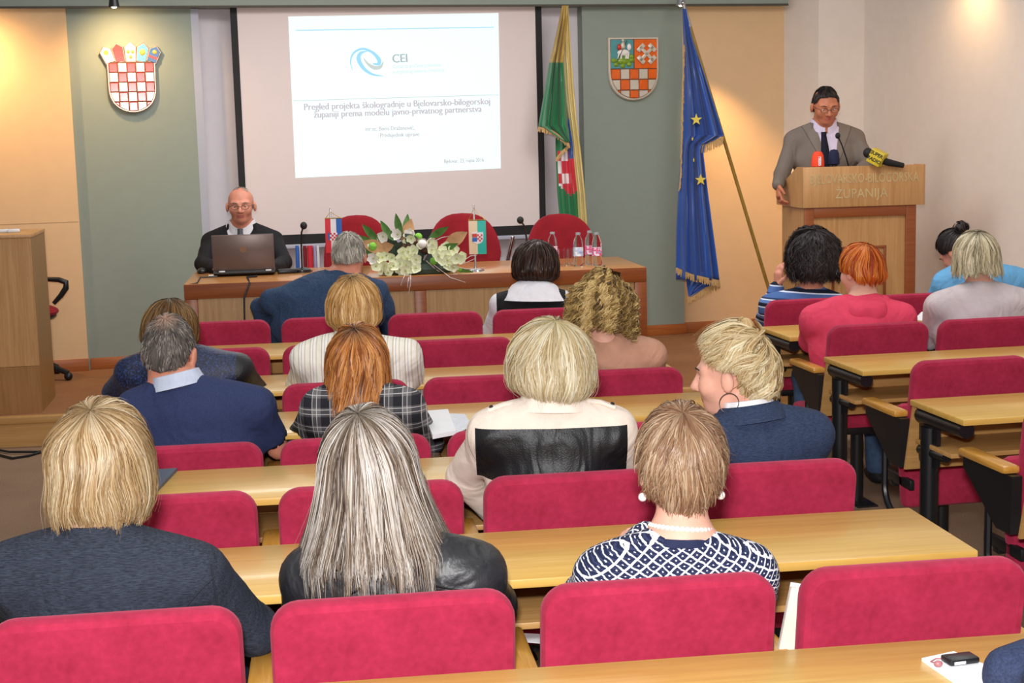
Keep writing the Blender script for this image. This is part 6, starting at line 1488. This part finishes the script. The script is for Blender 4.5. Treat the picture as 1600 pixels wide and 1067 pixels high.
P['seated'] = person('balding man with glasses in a black suit sitting behind the laptop', V(at(378, 370, 9.72)[0], 9.75, .70),
    HDp(375, 293, 9.62, .117), (186, 2, 0), at(378, 366, 9.68) - V(0, 0, .048), .262, suit_mat('black_suit', '#17161a', '#dedee6', at(375, 380, 9.62)[0] - at(378, 370, 9.72)[0], zv2 - .14, .36, -.0),
    dict(mat=hm['man'], ax=(.0805, .1005, .1165), c0=(0, -.014, .004), tilt=5, hang=False, zend=[(0, .105), (46, .10), (56, .05), (66, -.015), (80, -.02), (95, .0), (110, -.04), (180, -.07)], n=2500, seg=4, w=.001, messy=.3, depth=.001, lift=.004, len=.03, root_max=.99, cap_in=.003, tonevar=.3, thin=((0, .03, .135), .075)),
    skin='ruddy', legs='dark', shyaw=180, bw=1.1, seed=20, group='people on the stage', wide=1.09, neck_r=.064, nbh=.10, fold=.0025, brow=mBrowG, hemz=.50, slope=.07,
    arms={1: (at(318, 412, 9.5), at(338, 420, 9.25)), -1: (at(444, 410, 9.5), at(425, 420, 9.25))},
    collar=[dict(mat=mShirtW, off=(0, 0, .008), r0=.080, r1=.073, h=.038, drop=.02, dip=.045, open=6, yaw=180, fall=.004), dict(mat=fabric('black_suit_collar', '#17161a', .05), r0=.086, r1=.078, h=.020, drop=.02, fall=.012, open=60, yaw=180, name='suit_collar')])

# ------------------------------------------------------------------ things worn
def front_y(info, x, z):
    cv = info['cv']; sel = (np.abs(cv[:, 0] - x) < .03) & (np.abs(cv[:, 2] - z) < .03); return cv[sel, 1].min() if sel.any() else info['shc'][1] - .12
def tie(info, px, py0, py1, col, yy):
    a = at(px, py0, yy); r = info['root']; L = np.array(r.location); m = MB(); z0, z1 = a[2], at(px, py1, yy)[2]; n = 10; vs = []; fs = []
    for i in range(n + 1):
        t = i / n; z = z0 + (z1 - z0) * t; y = (front_y(info, a[0], z) if t > .12 else front_y(info, a[0], z0 - .03)) - .008; w = .019 if t < .06 else .015 + .024 * t; 
        for xx, yo in ((-w, .006), (0, -.005), (w, .006)): vs.append((a[0] + xx - L[0], y + yo - L[1], z - L[2]))
    for i in range(n):
        for j in range(2): fs.append((i * 3 + j, i * 3 + j + 1, i * 3 + j + 4, i * 3 + j + 3))
    m.add(vs, fs); o = m.build('tie', fabric('tie_' + col[1:], col, .1, 60), r); sm = o.modifiers.new('t', 'SOLIDIFY'); sm.thickness = .006
tie(P['speaker'], 1288, 206, 262, '#161a2c', 9.8); tie(P['seated'], 376, 357, 400, '#5d6068', 9.6)
def glasses(info, mat, r=.019, asp=.75):
    root = info['root']; T = info['T']
    for s_ in (-1, 1):
        m = MB(); pts = [tuple(T(s_ * .031 + r * 1.15 * math.cos(a), .100, -.002 + r * asp * math.sin(a))) for a in np.linspace(0, 2 * math.pi, 21)]
        m.tube(pts, .0016, 6, cap=False); m.tube([tuple(T(s_ * .052, .099, .004)), tuple(T(s_ * .072, .06, .006)), tuple(T(s_ * .080, -.01, .006))], .0016, 6)
        if s_ == 1: m.tube([tuple(T(-.010, .101, .002)), tuple(T(0, .104, .004)), tuple(T(.010, .101, .002))], .0016, 6)
        m.build('glasses', mat, root)
mRim = plain('glasses_thin_rim', '#5a4a40', .3, .6); glasses(P['speaker'], mRim); glasses(P['seated'], mRim); glasses(P['hood'], plain('glasses_navy', '#1e2440', .3), .021, .85)
mPearl = plain('pearl', '#e9e4df', .2, var=.02, Coat_Weight=.5)
def necklace(info, mat, r, n, rad, dz, arc=1.0, lab='necklace'):
    nb, hj, fw, sx = info['nb'], info['hj'], info['fw'], info['sx']; root = info['root']; c = nb + (hj - nb) * dz; ax = unit(hj - nb); m = MB()
    y = unit(fw - ax * (fw @ ax)); x = np.cross(y, ax)
    for i in range(n):
        a = 2 * math.pi * i / n; p = c + x * rad * math.cos(a) + y * rad * math.sin(a) - ax * .03 * (math.sin(a) > 0) * math.sin(a); m.ball(tuple(p - info['L']), r, 8, 6)
    m.build(lab, mat, root)
necklace(P['pattern'], mPearl, .0062, 38, .0635, .30); necklace(P['grey'], mGold, .005, 36, .064, .2)
for s_ in (-1, 1):
    m = MB(); p = P['pattern']['T'](s_ * .082, -.006, -.046); m.ball(tuple(p - V(0, 0, .016)), .0095, 12, 8); o = m.build('earring', mPearl, P['pattern']['root'])
    m = MB(); m.tube([tuple(p + V(0, 0, .006)), tuple(p - V(0, 0, .008))], .0012, 6); m.build('earring_hook', mGold, P['pattern']['root'])
    c = P['blazer']['T'](s_ * .084, -.010, -.040) - V(0, 0, .028); Rb = P['blazer']['R']; m = MB()
    m.tube([tuple(c + (Rb @ V(0, math.cos(a), 0)) * .027 + V(0, 0, .027 * math.sin(a))) for a in np.linspace(0, 6.283, 25)], .0013, 6, cap=False); m.build('hoop_earring', plain('dark_silver', '#6a6460', .3, .9), P['blazer']['root'])
# hood of the red sweatshirt
i_ = P['hood']; s = Sdf(); nb, sx, fw = i_['nb'], i_['sx'], i_['fw']
for s_ in (-1, 1):
    s.cone(nb + sx * s_ * .070 + fw * .05 + V(0, 0, .01), nb + sx * s_ * .088 - fw * .03 + V(0, 0, .0), .020, .028, .02)
    s.cone(nb + sx * s_ * .088 - fw * .03, nb + sx * s_ * .045 - fw * .090 + V(0, 0, -.035), .028, .026, .03)
s.cone(nb - sx * .05 - fw * .088 + V(0, 0, -.035), nb + sx * .05 - fw * .088 + V(0, 0, -.035), .026, .026, .03)
s.ell(nb - fw * .085 + V(0, 0, -.045), (.10, .040, .062), .03); s.ell(nb - fw * .06 + V(0, 0, -.01), (.085, .045, .03), .02)
v, f = s.surface(.008, noise=.003, nf=26, seed=3); link_obj('hood', np_mesh('hood', v - i_['L'], f, [fabric('red_hood', '#dd4563', .06, 20)]), i_['root'])
# shoulder straps of the cream jacket
i_ = P['cream']
for s_ in (-1, 1):
    a = i_['nb'] + i_['sx'] * s_ * .085 + V(0, -.02, .012); b = i_['SHJ'][s_] + V(0, -.02, .072); m = MB(); d = b - a
    m.tube([tuple(a - i_['L']), tuple((a + b) / 2 + V(0, 0, .006) - i_['L']), tuple(b - i_['L'])], .019, 10, flat=.35); st = m.build('shoulder_strap', fabric('cream_strap', '#e6d8cc', .04), i_['root'])
    m = MB(); m.ball(tuple(b - d * .1 + V(0, -.002, .008) - i_['L']), .006, 8, 6); m.build('button', mBlackMat, st)
# seams and quilting of the leather jacket
i_ = P['leather']; cv = i_['cv']
def back_y(cv, x, z):
    sel = (np.abs(cv[:, 0] - x) < .014) & (np.abs(cv[:, 2] - z) < .014); return cv[sel, 1].min() if sel.any() else None
def seam(info, pts, mat, r=.0022, name='seam'):
    out = []
    for px, py in pts:
        p = at(px, py, info['shc'][1] - .12)
        for _ in range(3):
            y = back_y(info['cv'], p[0], p[2])
            if y is None: break
            p = at(px, py, y)
        if y is not None: out.append(tuple(p - info['L'] - V(0, .001, 0)))
    if len(out) > 2: m = MB(); m.tube(out, r, 6); m.build(name, mat, info['root'])
mSeam = plain('seam_black', '#0c0c0e', .5)
seam(i_, [(618, 888), (618, 905), (619, 920), (620, 938), (620, 960)], mSeam); seam(i_, [(571, 885), (569, 905), (560, 922), (540, 932), (515, 940), (500, 946)], mSeam); seam(i_, [(658, 885), (663, 903), (675, 914), (705, 920), (740, 925), (765, 930)], mSeam)
i_ = P['denim']; seam(i_, [(330, 845), (330, 880), (335, 915), (340, 945)], plain('seam_denim', '#151a26', .8)); seam(i_, [(335, 900), (310, 925), (285, 955)], plain('seam_denim_dart', '#151a26', .8), .0016)
# updo of the woman in the blazer: twisted roll at the back and a tuft with a tie
i_ = P['blazer']
def extra_hair(info, c0, ax, mat, n, seed, **kw):
    H = dict(mat=mat, ax=ax, c0=c0, tilt=kw.pop('tilt', 0), hang=False, zend=[(0, -.9 * ax[2]), (180, -.9 * ax[2])], n=n, seg=9, w=.003, depth=.006, lift=.008, root_max=.7, tonevar=.26, cap_in=.008); H.update(kw)
    o = make_hair(info['root'], info['hc'], info['R'], H, seed); o.name = 'hair_bun'; return o
extra_hair(i_, (0, -.075, -.02), (.072, .062, .075), hm['bla'], 900, 71, messy=1.2, wave=.006, tilt=60, fly=.05)
extra_hair(i_, (0, -.055, .125), (.030, .034, .036), hm['bla'], 260, 72, messy=1.5, wave=.008, fly=.25, lift=.012)
m = MB(); m.ball(tuple(i_['T'](0, -.075, .088)), (.012, .012, .008), 10, 6); m.build('hair_tie', mChrome, i_['root'])
i_ = P['bun']; extra_hair(i_, (0, -.110, .075), (.042, .040, .040), hm['blk'], 400, 73, messy=1.0, wave=.004, fly=.06)
i_ = P['curly']; extra_hair(i_, (0, -.04, .105), (.060, .060, .060), hm['cur'], 900, 74, messy=.6, curl=.010, cfreq=2.4, seg=14, lift=.012, cap_in=.015)
# paper of the woman in grey, navy coat on the nearest desk
on_desk('held_paper', [(1428, 500), (1452, 503), (1462, 486), (1440, 488)], .80, .003, mPaper, 'white paper under the hand of the grey cardigan woman', 'paper')
s = Sdf(); c = atz(1600, 1075, DZ); s.cone(c + V(-.03, .0, .03), c + V(.25, .08, .05), .045, .06, .03); s.cone(c + V(.02, -.08, .03), c + V(.25, -.04, .04), .05, .06, .03); s.cone(c + V(.04, .07, .02), c + V(.2, .11, .03), .035, .045, .03); s.plane((0, 0, DZ + .001), (0, 0, -1), .002)
v, f = s.surface(.008, noise=.004, nf=22, seed=5); o = link_obj('folded_coat', np_mesh('folded_coat', v - c, f, [weave('navy_coat', '#262f48', '#333e5c', (1, 1, 1), 200)]), None, c); tag(o, 'navy blue coat bundled on the nearest desk, lower right corner', 'coat')
